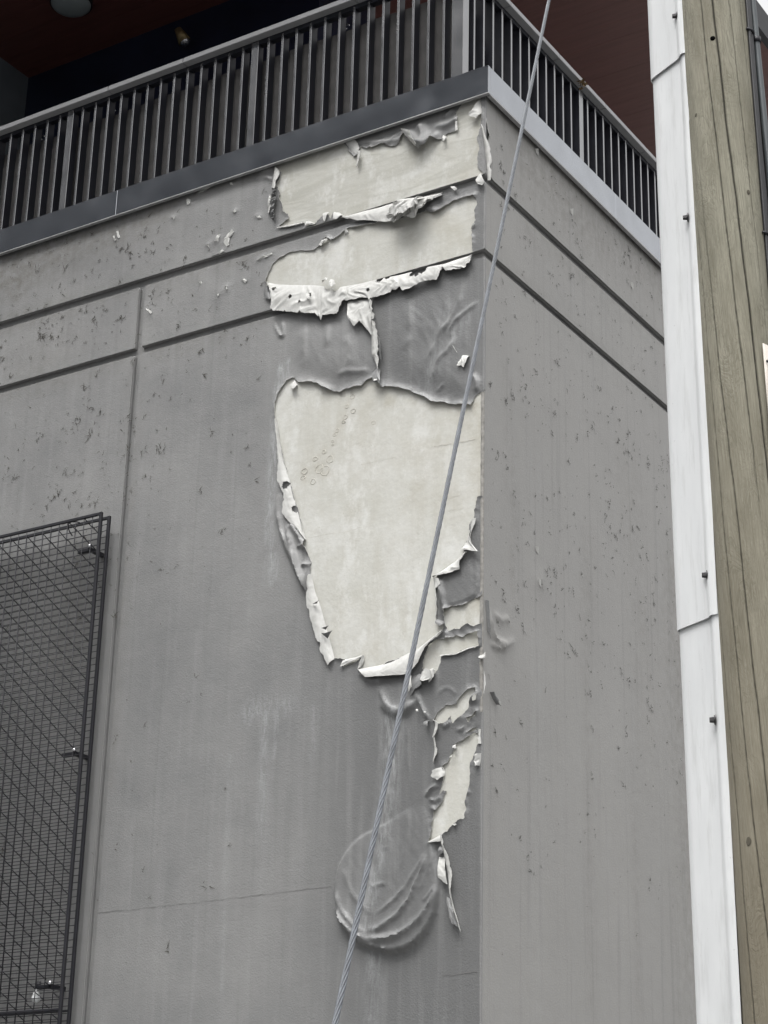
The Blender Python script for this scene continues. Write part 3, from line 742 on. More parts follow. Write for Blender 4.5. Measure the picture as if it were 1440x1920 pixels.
def flap(hinge, free, out=.02, end=.006, wr=.004, jag=.006, mats=None, holes=(), start=.004, freq=18, seed=0, res=.0065, name='paint_flap', side='L', roll=0.0):
    """a tongue of film from its hinge line to its torn free edge, standing off the wall"""
    A0, B0 = np.array(hinge), np.array(free)
    la = np.hypot(*np.diff(A0, axis=0).T).sum(); lb = np.hypot(*np.diff(B0, axis=0).T).sum()
    nu = int(np.clip(max(la, lb) / res, 6, 260))
    A, B = resample(A0, nu), resample(B0, nu)
    w = np.hypot(*(B - A).T).max()
    nv = int(np.clip(w / res, 6, 60))
    verts = []
    for j in range(nv + 1):
        t = j / nv
        for i in range(nu):
            s = i / (nu - 1)
            sl = s * max(la, lb)
            a, b = A[i], B[i]
            jg = jag * (1.3 * noise.noise((sl * 10, seed, .5)) + .8 * noise.noise((sl * 31, seed, 4.5)) + .45 * noise.noise((sl * 90, seed, 8.5)) + .3 * noise.noise((sl * 190, seed, 3.5)))
            nt = noise.noise((sl * 30 + 3 * noise.noise((sl * 7, seed, 1)), seed + 11, 2.5))
            jg -= max(0, nt - .30) * 4.5 * jag
            d = b - a; L = max(np.hypot(*d), 1e-6)
            p = a + d * t * (1 + jg / max(L, .02))
            h = start + out * .8 * math.sin(min(math.pi * .5, 2.2 * t)) * (1 - .35 * t) + end * t * .6
            h += wr * crease(sl * freq * .6 + 1.1 * noise.noise((sl * 5, t * 2, seed + 1)), t * w * 9, seed) * min(1, t * 2.5)
            h += roll * max(0, t - .6) ** 2
            h = max(h, .0035)
            verts.append((p[0], -h, p[1]) if side == 'L' else (h, p[0], p[1]))
    faces = []
    H = [(np.array(c), r) for c, r in holes]
    for j in range(nv):
        for i in range(nu - 1):
            q = (j * nu + i, j * nu + i + 1, (j + 1) * nu + i + 1, (j + 1) * nu + i)
            if H:
                cx = np.mean([[verts[k][0], verts[k][2]] for k in q], axis=0)
                if any(np.hypot(*((cx - c) * (1, .9))) < r * (1 + .5 * noise.noise((cx[0] * 90, cx[1] * 90, 3))) for c, r in H): continue
            faces.append(q)
    o = mesh_obj(name, verts, faces, mats or [FILM, PAINT], bld, smooth=True)
    n_ = len(o.data.vertices)
    add_attr(o.data, 'fresh', np.ones(n_) * .9)
    s = o.modifiers.new('thickness', 'SOLIDIFY'); s.thickness = .0018; s.offset = 0
    e = o.modifiers.new('crisp', 'EDGE_SPLIT'); e.split_angle = R(50)
    return o
GREY = [PAINT, FILM]
flaps = [
 # upper band
 dict(hinge=[(-0.0377,8.5574), (-0.0272,8.5123), (-0.0218,8.4587)], free=[(-0.0655,8.5094), (-0.1125,8.46), (-0.0521,8.4195)], out=.03, end=.02, jag=.003),
 dict(hinge=[(-0.0213,8.3656), (-0.0001,8.1949), (0.0156,8.0632), (0.0211,7.9534)], free=[(-0.0111,8.3623), (0.0427,8.1941), (0.0631,8.0838), (0.0536,7.9435)], out=.035, end=.01, jag=.004, wr=.002),
 dict(hinge=[(-0.5933,8.5092), (-0.5491,8.437), (-0.4785,8.3438)], free=[(-0.5003,8.4476), (-0.4901,8.3998), (-0.4546,8.335)], out=.012, end=.05, start=.05, jag=.003, wr=.003),  # white sliver of film set in as the highlight on the grey fold
 dict(hinge=[(-1.6081,8.5766), (-1.6127,8.5002), (-1.6221,8.408)], free=[(-1.5477,8.4993), (-1.5723,8.4471), (-1.5832,8.38)], out=.03, end=.01, jag=.005, wr=.010),
 dict(hinge=[(-1.6166,8.386), (-1.6264,8.3012), (-1.6292,8.2214), (-1.5967,8.1517)], free=[(-1.5724,8.3659), (-1.5615,8.2953), (-1.5651,8.2293), (-1.5797,8.1534)], out=.035, end=.02, jag=.010, wr=.016, mats=GREY, freq=60),
 dict(hinge=[(-1.6397,8.3591), (-1.6484,8.3077), (-1.6409,8.2248)], free=[(-1.614,8.3379), (-1.6103,8.2695), (-1.6168,8.2043)], out=.03, end=.01, jag=.008, wr=.01, freq=60),
 dict(hinge=[(-0.947,8.4789), (-0.9453,8.4277), (-0.9429,8.358)], free=[(-0.9107,8.4594), (-0.9195,8.3931), (-0.9345,8.3514)], out=.03, end=.01, jag=.004),
 dict(hinge=[(-1.0554,8.5803), (-1.0088,8.5144), (-0.9568,8.4447)], free=[(-0.9693,8.5689), (-0.9406,8.5329), (-0.9281,8.4889)], out=.012, end=.006, jag=.003),
 dict(hinge=[(-1.0319,8.0173), (-0.8963,8.0165), (-0.7619,8.0079), (-0.6557,8.0099), (-0.5634,8.0106), (-0.4324,7.9868), (-0.3006,7.9752)], free=[(-1.037,8.0084), (-0.9212,7.9539), (-0.8125,7.9146), (-0.705,7.8731), (-0.6258,7.868), (-0.5485,7.9295), (-0.3926,7.9316), (-0.2951,7.9482)], out=.030, end=.010, jag=.005, wr=.004),
 dict(hinge=[(-0.5942,7.9788), (-0.5234,7.9756), (-0.432,7.9637), (-0.367,7.9418)], free=[(-0.668,7.8726), (-0.6048,7.8162), (-0.544,7.8442), (-0.4617,7.8203), (-0.4496,7.8648), (-0.3983,7.8852)], out=.055, end=.035, start=.02, jag=.010, wr=.026, freq=38),
 dict(hinge=[(-0.5632,7.9977), (-0.4974,7.9845), (-0.4191,7.9675)], free=[(-0.6263,7.8885), (-0.5726,7.8348), (-0.4947,7.8501), (-0.4175,7.8782)], out=.085, end=.06, start=.03, jag=.012, wr=.030, freq=44, seed=5),
 dict(hinge=[(-1.1998,8.0926), (-1.1722,8.095), (-1.1553,8.0874)], free=[(-1.1861,8.0309), (-1.1745,8.0171), (-1.1669,8.0332)], out=.02, end=.01, jag=.003),
 dict(hinge=[(-1.1164,8.0786), (-1.0745,8.0611), (-1.0321,8.0226)], free=[(-1.1055,8.0101), (-1.0833,8.0036), (-1.0512,8.0229)], out=.025, end=.012, jag=.004),
 dict(hinge=[(-1.3324,8.0708), (-1.3099,8.0682), (-1.2526,8.0319)], free=[(-1.3331,8.0263), (-1.3084,8.0349), (-1.2662,8.0253)], out=.012, end=.01, jag=.003),
 dict(hinge=[(-1.5223,8.0915), (-1.3943,8.0756), (-1.3378,8.0671)], free=[(-1.5675,8.0859), (-1.4501,8.0653), (-1.3514,8.0579)], out=.010, end=.004, jag=.004),
 dict(hinge=[(-0.0644,7.9971), (-0.0469,8.0195), (-0.0269,8.0335)], free=[(-0.0339,7.9425), (-0.005,7.9287), (0.0162,7.9398)], out=.03, end=.02, jag=.006, wr=.006),
 dict(hinge=[(-0.2459,8.0017), (-0.2139,7.9946)], free=[(-0.207,7.9546), (-0.1855,7.9607)], out=.02, end=.01, jag=.003),
 dict(hinge=[(-0.2134,8.5062), (-0.1991,8.4936)], free=[(-0.2055,8.3827), (-0.1901,8.3841)], out=.015, end=.012, jag=.003),
 dict(hinge=[(-0.3027,8.3919), (-0.2765,8.3705)], free=[(-0.2929,8.3368), (-0.2773,8.3344)], out=.02, end=.02, jag=.003),
 # middle band: the big folded-down sheet
 dict(hinge=[(-1.635,7.7074), (-1.5424,7.6669), (-1.4286,7.6312), (-1.2606,7.5861), (-1.1773,7.5561), (-1.0809,7.5202), (-0.9997,7.5086)], free=[(-1.5822,7.6737), (-1.5583,7.5446), (-1.5575,7.4776), (-1.4183,7.4236), (-1.2786,7.3774), (-1.207,7.3614), (-1.1641,7.3077), (-1.1521,7.3422), (-1.1,7.3213), (-1.0434,7.3142), (-1.0264,7.3598), (-0.9553,7.3887)], out=.035, end=.022, start=.006, jag=.010, wr=.010, freq=16, holes=[(([(-1.1163,7.5614)])[0], .045), (([(-1.074,7.5158)])[0], .028), (([(-1.4127,7.5345)])[0], .012), (([(-1.3352,7.4758)])[0], .010), (([(-1.5474,7.6294)])[0], .012), (([(-1.2597,7.5043)])[0], .012)]),
 dict(hinge=[(-1.0132,7.5096), (-0.8792,7.4963), (-0.7471,7.4933), (-0.6163,7.4802), (-0.5128,7.4769), (-0.4103,7.481), (-0.2832,7.4682), (-0.1827,7.4748), (-0.0805,7.4757)], free=[(-0.982,7.3882), (-0.8756,7.3852), (-0.7959,7.3642), (-0.6846,7.3572), (-0.575,7.3774), (-0.564,7.3499), (-0.5203,7.3505), (-0.411,7.3778), (-0.3143,7.3542), (-0.2803,7.4404), (-0.2546,7.404), (-0.1194,7.3817), (-0.0899,7.4101), (-0.0779,7.4555)], out=.030, end=.016, start=.006, jag=.007, wr=.009, freq=14, seed=3, holes=[(([(-0.7471,7.4908)])[0], .026), (([(-0.692,7.4883)])[0], .018), (([(-0.4676,7.4646)])[0], .034), (([(-0.4292,7.4664)])[0], .028), (([(-0.4995,7.4572)])[0], .02), (([(-0.8174,7.4247)])[0], .012)]),
 dict(hinge=[(-1.1614,7.5671), (-1.1464,7.5988), (-1.1242,7.5877)], free=[(-1.1388,7.5458), (-1.1259,7.5627), (-1.1065,7.5524)], out=.02, end=.03, start=.03, jag=.006, wr=.010),
 dict(hinge=[(-1.1047,7.5748), (-1.0798,7.563), (-1.065,7.5286)], free=[(-1.0939,7.5085), (-1.0773,7.4964), (-1.0669,7.5089)], out=.02, end=.03, start=.03, jag=.006, wr=.010),
 dict(hinge=[(-1.285,7.5186), (-1.2542,7.5054)], free=[(-1.258,7.4657), (-1.2327,7.4515)], out=.012, end=.02, start=.04, jag=.004),
 dict(hinge=[(-1.5994,7.6784), (-1.594,7.6315), (-1.5711,7.5737)], free=[(-1.632,7.6546), (-1.6316,7.5962), (-1.5874,7.5625)], out=.02, end=.008, start=.004, jag=.004, mats=GREY),
 dict(hinge=[(-0.9768,7.3919), (-0.9286,7.3842), (-0.8619,7.3717), (-0.7931,7.3585)], free=[(-0.9573,7.2559), (-0.906,7.1872), (-0.8702,7.2213), (-0.8154,7.1458), (-0.7773,7.0934)], out=.03, end=.02, start=.012, jag=.010, wr=.010, seed=4),
 dict(hinge=[(-0.8195,7.363), (-0.8081,7.2485), (-0.7951,7.1223), (-0.7867,6.974), (-0.7428,6.8908)], free=[(-0.7877,7.3546), (-0.7629,7.2246), (-0.7276,7.0809), (-0.7101,6.919), (-0.721,6.8495)], out=.028, end=.024, start=.012, jag=.010, wr=.008, seed=6),
 dict(hinge=[(-0.7354,7.0829), (-0.7255,7.0075), (-0.7101,6.919)], free=[(-0.714,7.058), (-0.7034,6.9536), (-0.7022,6.9111)], out=.03, end=.012, start=.02, jag=.006, mats=GREY),
 dict(hinge=[(-0.7752,6.8504), (-0.7425,6.8787), (-0.721,6.8495)], free=[(-0.7548,6.7736), (-0.7133,6.7566), (-0.6944,6.7236)], out=.03, end=.02, start=.012, jag=.006, mats=GREY, seed=8),
 dict(hinge=[(-0.7504,6.7965), (-0.727,6.7885)], free=[(-0.7419,6.7705), (-0.7188,6.7723)], out=.01, end=.03, start=.03, jag=.003),
 dict(hinge=[(-1.2287,7.8633), (-1.2052,7.893), (-1.1503,7.8955)], free=[(-1.1893,7.8444), (-1.1764,7.8641), (-1.1465,7.8712)], out=.02, end=.014, jag=.004, wr=.008),
 dict(hinge=[(-1.0242,7.8829), (-1.0051,7.88), (-0.9917,7.8839)], free=[(-1.0146,7.9163), (-1.0066,7.9218), (-0.992,7.8917)], out=.012, end=.01, jag=.002),
 dict(hinge=[(-0.0944,7.659), (-0.0819,7.6604)], free=[(-0.0746,7.6855), (-0.0597,7.6861)], out=.012, end=.012, jag=.002),
 dict(hinge=[(-1.3904,6.9168), (-1.3671,6.9422), (-1.3435,6.9021)], free=[(-1.3838,6.8943), (-1.3637,6.8724), (-1.3395,6.8766)], out=.02, end=.02, jag=.004),
 dict(hinge=[(-0.1629,6.7862), (-0.1449,6.8229), (-0.0959,6.7992)], free=[(-0.1687,6.7525), (-0.1282,6.7287), (-0.1018,6.7772)], out=.02, end=.02, jag=.014, wr=.012, freq=70),
 dict(hinge=[(-0.2195,6.8943), (-0.1944,6.8586)], free=[(-0.2109,6.8993), (-0.1757,6.8364)], out=.01, end=.01, jag=.004),
 # big bare patch: curled rims
 dict(hinge=[(-1.491,6.7004), (-1.4626,6.5482), (-1.4209,6.3949), (-1.3741,6.2661), (-1.3195,6.1019), (-1.2729,5.9531), (-1.2284,5.8409)], free=[(-1.4935,6.6948), (-1.4694,6.5497), (-1.4523,6.3775), (-1.452,6.2701), (-1.393,6.1635), (-1.403,6.0479), (-1.3393,5.9657), (-1.2469,5.8731)], out=.032, end=.012, jag=.006, wr=.003, holes=[(([(-1.3881,6.2263)])[0], .022), (([(-1.3135,6.0586)])[0], .022)]),
 dict(hinge=[(-1.1806,5.6157), (-1.1484,5.4975), (-1.1059,5.401), (-1.0552,5.249), (-1.0196,5.1449), (-0.9898,5.0556)], free=[(-1.1978,5.596), (-1.1989,5.4499), (-1.1731,5.3341), (-1.1234,5.2157), (-1.0716,5.0982), (-1.0257,5.0175)], out=.030, end=.010, jag=.006, wr=.003, holes=[]),
 dict(hinge=[(-1.1409,5.4135), (-1.1127,5.4111)], free=[(-1.1277,5.4046), (-1.0878,5.4225)], out=.01, end=.02, start=.03, jag=.003, mats=GREY),
 dict(hinge=[(-1.0743,5.252), (-1.0421,5.236)], free=[(-1.0613,5.2434), (-1.0101,5.2529)], out=.01, end=.02, start=.03, jag=.003, mats=GREY),
 dict(hinge=[(-1.0742,5.219), (-1.0272,5.1788)], free=[(-1.0409,5.2072), (-0.9836,5.218)], out=.01, end=.02, start=.03, jag=.004, mats=GREY),
 dict(hinge=[(-0.9271,5.0419), (-0.8481,5.0431), (-0.7918,5.0497)], free=[(-0.9453,4.9971), (-0.8655,5.0134), (-0.7843,5.0422)], out=.014, end=.006, jag=.004),
 dict(hinge=[(-0.7819,5.0439), (-0.788,5.0073), (-0.8019,4.9826)], free=[(-0.7917,5.0454), (-0.81,5.0052), (-0.8234,4.9664)], out=.014, end=.006, jag=.003),
 dict(hinge=[(-0.8259,4.9689), (-0.675,4.9693), (-0.5553,4.9941), (-0.4368,5.024), (-0.3549,5.0644), (-0.2593,5.1108)], free=[(-0.7555,4.9054), (-0.6487,4.8944), (-0.5527,4.8869), (-0.4575,4.8795), (-0.4055,4.935), (-0.3601,5.0282), (-0.2545,5.0995)], out=.030, end=.018, start=.006, jag=.005, wr=.004, seed=12),
 dict(hinge=[(-0.4646,4.8785), (-0.4104,4.8832), (-0.3866,4.8693)], free=[(-0.4548,4.7538), (-0.4319,4.7819), (-0.3795,4.8058)], out=.02, end=.02, jag=.004, mats=GREY, seed=2),
 dict(hinge=[(-0.4669,4.8767), (-0.4527,4.8747)], free=[(-0.4576,4.775), (-0.437,4.8034)], out=.02, end=.012, start=.02, jag=.004),
 dict(hinge=[(-0.4038,4.8457), (-0.3929,4.8912), (-0.3697,4.9087)], free=[(-0.3563,4.8181), (-0.3158,4.8383), (-0.3107,4.8793)], out=.03, end=.03, jag=.006, wr=.006),
 dict(hinge=[(-0.346,4.8948), (-0.3169,4.901)], free=[(-0.333,4.82), (-0.2814,4.8698)], out=.02, end=.02, jag=.010, wr=.010),
 dict(hinge=[(-0.0857,5.7277), (-0.0782,5.6718), (-0.0802,5.6286)], free=[(-0.0601,5.7556), (-0.039,5.7538), (-0.0458,5.7201), (-0.0758,5.6659)], out=.014, end=.01, jag=.003),
 dict(hinge=[(-0.0864,5.6678), (-0.1095,5.6232), (-0.1361,5.5868)], free=[(-0.0757,5.6495), (-0.0565,5.5918), (-0.0189,5.5417), (-0.1148,5.5699)], out=.03, end=.02, jag=.005, wr=.004),
 dict(hinge=[(-0.1031,5.5624), (-0.1731,5.5209), (-0.2552,5.4813), (-0.3259,5.4471)], free=[(-0.1029,5.5483), (-0.14,5.5096), (-0.1395,5.4556), (-0.2075,5.4481), (-0.3198,5.4417)], out=.026, end=.018, jag=.006, wr=.006),
 dict(hinge=[(-0.3258,5.4449), (-0.3154,5.3891), (-0.3066,5.2801), (-0.3005,5.1937)], free=[(-0.278,5.4258), (-0.2704,5.3922), (-0.2938,5.3692), (-0.29,5.2774), (-0.291,5.1922)], out=.022, end=.012, jag=.006, wr=.004),
 dict(hinge=[(-0.3004,5.1916), (-0.2508,5.1698), (-0.2459,5.1553)], free=[(-0.2952,5.1589), (-0.2679,5.1408), (-0.2481,5.1429)], out=.022, end=.02, jag=.003, mats=GREY),
 dict(hinge=[(-0.2713,4.9717), (-0.1667,4.9644), (-0.0979,4.9852), (-0.0246,4.9907)], free=[(-0.2653,4.9624), (-0.1666,4.956), (-0.092,4.976), (-0.0246,4.9844)], out=.010, end=.006, jag=.003),
 # strips below
 dict(hinge=[(-0.3166,4.6026), (-0.3043,4.5918), (-0.2987,4.5681), (-0.3081,4.5082)], free=[(-0.2668,4.5731), (-0.2672,4.5411), (-0.2873,4.5055), (-0.3026,4.4922)], out=.025, end=.016, jag=.004),
 dict(hinge=[(-0.3082,4.5158), (-0.3019,4.4465), (-0.3039,4.3559)], free=[(-0.2905,4.4907), (-0.2757,4.4243), (-0.2987,4.3553)], out=.022, end=.012, jag=.005),
 dict(hinge=[(-0.4138,4.6726), (-0.4015,4.6678)], free=[(-0.4011,4.6492), (-0.3871,4.6489)], out=.02, end=.01, start=.02, jag=.003),
 dict(hinge=[(-0.3609,4.6501), (-0.3469,4.6497)], free=[(-0.3537,4.6398), (-0.3397,4.6349)], out=.02, end=.01, start=.02, jag=.002),
 dict(hinge=[(-0.3565,4.5986), (-0.3321,4.5993)], free=[(-0.3472,4.5667), (-0.321,4.5557)], out=.04, end=.03, start=.01, jag=.006, mats=GREY),
 dict(hinge=[(-0.175,4.4384), (-0.1614,4.4412)], free=[(-0.1764,4.419), (-0.1508,4.4128)], out=.02, end=.016, jag=.004),
 dict(hinge=[(-0.1896,4.3799), (-0.1794,4.3862)], free=[(-0.1979,4.3689), (-0.1843,4.3702)], out=.012, end=.01, jag=.003),
 dict(hinge=[(-0.2456,4.3235), (-0.2322,4.2911), (-0.2356,4.2712)], free=[(-0.2991,4.307), (-0.3098,4.2756), (-0.2704,4.2484)], out=.03, end=.012, jag=.008, wr=.008),
 dict(hinge=[(-0.0063,4.5077), (-0.0095,4.4704), (-0.0042,4.4248)], free=[(-0.0181,4.5092), (-0.0212,4.4644), (-0.0159,4.4262)], out=.008, end=.004, jag=.006),
 dict(hinge=[(-0.0039,4.3724), (-0.0053,4.3353), (-0.0135,4.3028)], free=[(-0.0306,4.3682), (-0.0387,4.3244), (-0.0318,4.3013)], out=.02, end=.01, jag=.012, wr=.012, freq=70),
 dict(hinge=[(-0.0174,4.9295), (0.0081,4.9334), (0.0208,4.947)], free=[(-0.0087,4.9065), (0.0211,4.8967), (0.0355,4.9123)], out=.02, end=.02, jag=.008, wr=.010),
 dict(hinge=[(0.0138,4.8322), (0.0107,4.7712), (0.0143,4.7325)], free=[(0.0223,4.8233), (0.0311,4.7607), (0.0212,4.701)], out=.02, end=.01, jag=.004),
 dict(hinge=[(-0.3277,3.9157), (-0.293,3.9283), (-0.242,3.9487)], free=[(-0.3221,3.9088), (-0.2835,3.9083), (-0.2415,3.9074)], out=.014, end=.008, jag=.002, start=.01),
 dict(hinge=[(-0.2521,3.9497), (-0.2373,3.8754), (-0.2085,3.755), (-0.1844,3.6362), (-0.17,3.5578), (-0.1332,3.4631)], free=[(-0.2311,3.9476), (-0.2192,3.8816), (-0.1773,3.7913), (-0.1575,3.7193), (-0.1687,3.604), (-0.1291,3.4933), (-0.1043,3.4107)], out=.030, end=.022, start=.010, jag=.006, wr=.005, seed=14),
 dict(hinge=[(-0.2594,3.8263), (-0.2366,3.8202), (-0.223,3.8268)], free=[(-0.2513,3.7119), (-0.2211,3.6859), (-0.1938,3.668)], out=.03, end=.02, start=.006, jag=.006, wr=.006, seed=15),
 dict(hinge=[(-0.2576,3.8892), (-0.2375,3.8833), (-0.2235,3.8583)], free=[(-0.2567,3.8299), (-0.2367,3.832), (-0.2224,3.8464)], out=.03, end=.01, start=.004, jag=.004, mats=GREY),
 dict(hinge=[(-0.2065,3.6071), (-0.1838,3.5898), (-0.17,3.5656)], free=[(-0.1692,3.4964), (-0.1598,3.4574), (-0.1151,3.4313)], out=.03, end=.03, start=.012, jag=.008, wr=.005, mats=GREY, seed=16),
 dict(hinge=[(-0.1752,3.9959), (-0.1617,4.0025)], free=[(-0.1615,3.985), (-0.1461,3.9914)], out=.014, end=.01, jag=.002),
]
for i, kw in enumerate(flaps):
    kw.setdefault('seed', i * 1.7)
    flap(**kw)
# chips of film standing off the upper band
for k, poly in enumerate(CHIPS_TOP + CHIPS_MID):
    P = np.array(poly); c = P.mean(0)
    P = frac_line(c + (P - c) * 1.05 + (.004, -.004), .003, .008, True, k)
    verts = [(p[0], -.004 - .012 * abs(noise.noise((p[0] * 40, p[1] * 40, 1))) , p[1]) for p in P] + [(c[0], -.012, c[1])]
    n = len(P)
    o = mesh_obj('paint_chip', verts, [(i, (i + 1) % n, n) for i in range(n)], [FILM], bld)
    s = o.modifiers.new('thickness', 'SOLIDIFY'); s.thickness = .0016; s.offset = 0
# loose chips on the side face
for k, (y, z) in enumerate([(0.6595,8.5365), (1.1409,8.3324), (0.6303,5.7681), (0.6615,5.5687), (2.0466,8.2033)]):
    b = [(.004, y - .02, z + .01), (.02, y, z + .018), (.006, y + .025, z + .004), (.012, y + .012, z - .03), (.004, y - .006, z - .012)]
    mesh_obj('paint_chip', b, [(0, 1, 2, 3, 4)], FILM, bld)

def corner_strip(z0, z1):
    V, F = [], []
    zs_ = np.arange(z0, z1 + .001, (z1 - z0) / max(2, int((z1 - z0) / .03)))
    for z in zs_:
        j = .0012 * noise.noise((z * 14, 3, 0)); k = .0015 * noise.noise((z * 31, 9, 0))
        V += [(-.010 + k * 3, -.0010, z), (-.004, -.0028 + j, z), (.0014, -.0030 + j, z), (.0036 + j, -.0010, z), (.0036 + j, .007, z), (.0010, .012 + k * 3, z)]
    for i in range(len(zs_) - 1):
        for k in range(5): F.append((i * 6 + k, i * 6 + k + 1, (i + 1) * 6 + k + 1, (i + 1) * 6 + k))
    o = mesh_obj('corner_strip', V, F, PAINT, bld, smooth=True)
    add_attr(o.data, 'fresh', np.full(len(V), .35))
corner_strip(.2, [(0.0015,4.6048)][0][1] - .002)
corner_strip([(-0.0097,6.557)][0][1] + .002, G2[0] - .004)
corner_strip(G2[1] + .004, G1[0] - .004)
corner_strip(G1[1] + .004, ZF0 - .014)
# exposed mortar edge at the corner
cb = bmesh.new()
zz = np.arange([(0.0015,4.6048)][0][1], [(-0.0096,6.5466)][0][1], .02)
vb = []
for z in zz:
    j = .004 * noise.noise((z * 30, 0, 0)); q = .003 * noise.noise((z * 55, 4, 0))
    vb.append([(-.022 + j, .0022, z), (-.018 + j, -.0030 + q, z), (-.008, -.005 + q, z), (.0025, -.0018 + q, z), (.0025, .004, z)])
V, F = [], []
for row in vb: V += row
for i in range(len(vb) - 1):
    for k in range(4): F.append((i * 5 + k, i * 5 + k + 1, (i + 1) * 5 + k + 1, (i + 1) * 5 + k))
cb.free()
mesh_obj('corner_bead', V, F, BEAD, bld, smooth=True)
# torn lifted film at the corner on the side face
flap([(0.0202,5.262), (0.0332,5.1553), (0.0459,5.0803)], [(0.0384,5.2581), (0.0545,5.1458), (0.0583,5.0494)], out=.012, end=.008, jag=.006, mats=GREY, side='R')
flap([(0.0727,4.7367), (0.1029,4.7077), (0.1451,4.6848)], [(0.0847,4.7399), (0.1269,4.7109), (0.1754,4.6741)], out=.016, end=.016, jag=.012, wr=.01, mats=GREY, side='R')
flap([(0.127,4.6955), (0.1451,4.6879)], [(0.1571,4.7033), (0.1693,4.6849)], out=.012, end=.02, jag=.005, side='R')

# glue rings and scuffs on the bare plaster
def glue_ring(c, r, k):
    v, f = [], []
    pts = []
    for i in range(15):
        a = 2 * math.pi * i / 14
        rr = r * (1 + .3 * noise.noise((math.cos(a) * 1.5, math.sin(a) * 1.5, k * 3.1)))
        pts.append((c[0] + rr * 1.15 * math.cos(a), .0058 + .0016 * noise.noise((a * 2, k, 1)), c[1] + rr * math.sin(a)))
    tube_geo(pts, .0032, 5, v, f, cap=False)
    mesh_obj('glue_ring', v, f, GLUE, bld, smooth=True)
for k, (c, r) in enumerate(zip([(-1.0807,6.3448), (-1.1171,6.2782), (-1.1573,6.2983), (-1.1933,6.3709), (-1.2669,6.3033), (-1.2783,6.2643), (-1.2025,6.2217), (-0.9798,6.6041), (-0.9917,6.5745), (-1.0356,6.5271), (-1.0542,6.5014), (-1.0658,6.4623), (-1.129,6.4047), (-0.9693,6.6735), (-0.9222,6.6329), (-0.9322,6.731), (-1.0648,6.4384), (-0.7704,6.5217)], [.022, .03, .026, .014, .02, .014, .016, .012, .01, .012, .01, .008, .012, .012, .014, .014, .007, .012])):
    glue_ring(c, r, k)
def crack(pts, w=.0010, y=.0032, name='plaster_crack', mt=None):
    P = frac_line(pts, .006, .02, False, len(pts))
    v = []
    for i, p in enumerate(P):
        ww = w * (.4 + abs(noise.noise((p[0] * 20, p[1] * 20, 0))) * 2)
        v += [(p[0], y, p[1] - ww), (p[0], y, p[1] + ww)]
    f = [(2 * i, 2 * i + 2, 2 * i + 3, 2 * i + 1) for i in range(len(P) - 1)]
    mesh_obj(name, v, f, mt or GLUE, bld)
crack([(-1.2226,5.857), (-1.0801,5.8534), (-0.9518,5.8465), (-0.8381,5.8535)])
crack([(-0.8517,6.264), (-0.7118,6.2579), (-0.6113,6.2598)])
crack([(-0.3394,6.2708), (-0.2177,6.2617), (-0.0615,6.2563)], .002)
crack([(-0.2313,5.9159), (-0.1479,5.9271)]); crack([(-0.2363,5.8391), (-0.1292,5.8404)])
crack([(-2.6578,3.7096), (-2.1774,3.7101), (-1.5946,3.716), (-0.9616,3.727)], .0012, -.0032, 'hairline_crack', CRACKM)
crack([(-0.2404,3.1918), (-0.0226,3.2006)], .0022, -.0032, 'hairline_crack', CRACKM)

# ------------------------------------------------------------------ balcony edge: fascia boards, drip edge, deck
OV = .04
xj = [XL, -5.0, -2.943, OV]
for a, b in zip(xj[:-1], xj[1:]):
    last = b == OV
    box('fascia_board', (a + .002, -OV, ZF0), (b - (.002 if not last else .0), -OV + .03, ZF1), FASCIA, bld, bev=.002)
for a, b in ((-OV + .03, 1.75), (1.75, YE + .05)):
    box('fascia_board', (OV - .03, a + .001, ZF0 + .001), (OV - .001, b - .001, ZF1 - .001), FASCIA, bld, bev=.002)
box('drip_edge', (XL, -OV - .006, ZF0 - .008), (OV + .006, -OV + .02, ZF0 - .001), DRIP, bld)
box('drip_edge', (OV - .02, -OV + .021, ZF0 - .012), (OV + .006, YE + .05, ZF0 - .001), DRIP, bld)
box('deck', (XL, -OV + .031, ZF0 + .09), (OV - .031, 1.85, ZF1 - .01), CONC, bld)
box('deck', (-2.6, 1.851, ZF0 + .09), (OV - .031, YE + .05, ZF1 - .01), CONC, bld)

# terrace room behind the railing
ZS, YB = 11.75, 1.8
box('back_wall', (-6.0, YB, ZF1), (-2.6, YB + .2, ZS + .1), NAVY, bld)
box('back_wall', (-2.8, YB + .201, ZF1), (-2.6, 8.0, ZS + .1), NAVY, bld)
box('side_wall', (-6.3, -.02, ZF1), (-5.78, YB - .002, ZS + .1), SLATE, bld)
box('roof_edge', (.10, -1.2, ZS - .02), (.16, 7.79, ZS + .25), BLACKM, bld, bev=.004)
box('roof_edge', (-8, -1.26, ZS - .02), (.16, -1.201, ZS + .25), BLACKM, bld, bev=.004)
box('roof_slab', (-8, -1.2, ZS + .03), (.099, 7.75, ZS + .24), CONC, bld)
nb = 40
for k in range(nb):     # soffit boards
    y0 = -1.2 + k * (8.95 / nb)
    box('soffit_board', (-8, y0 + .0008, ZS), (.098, y0 + 8.95 / nb - .0008, ZS + .028), SOFFIT, bld)

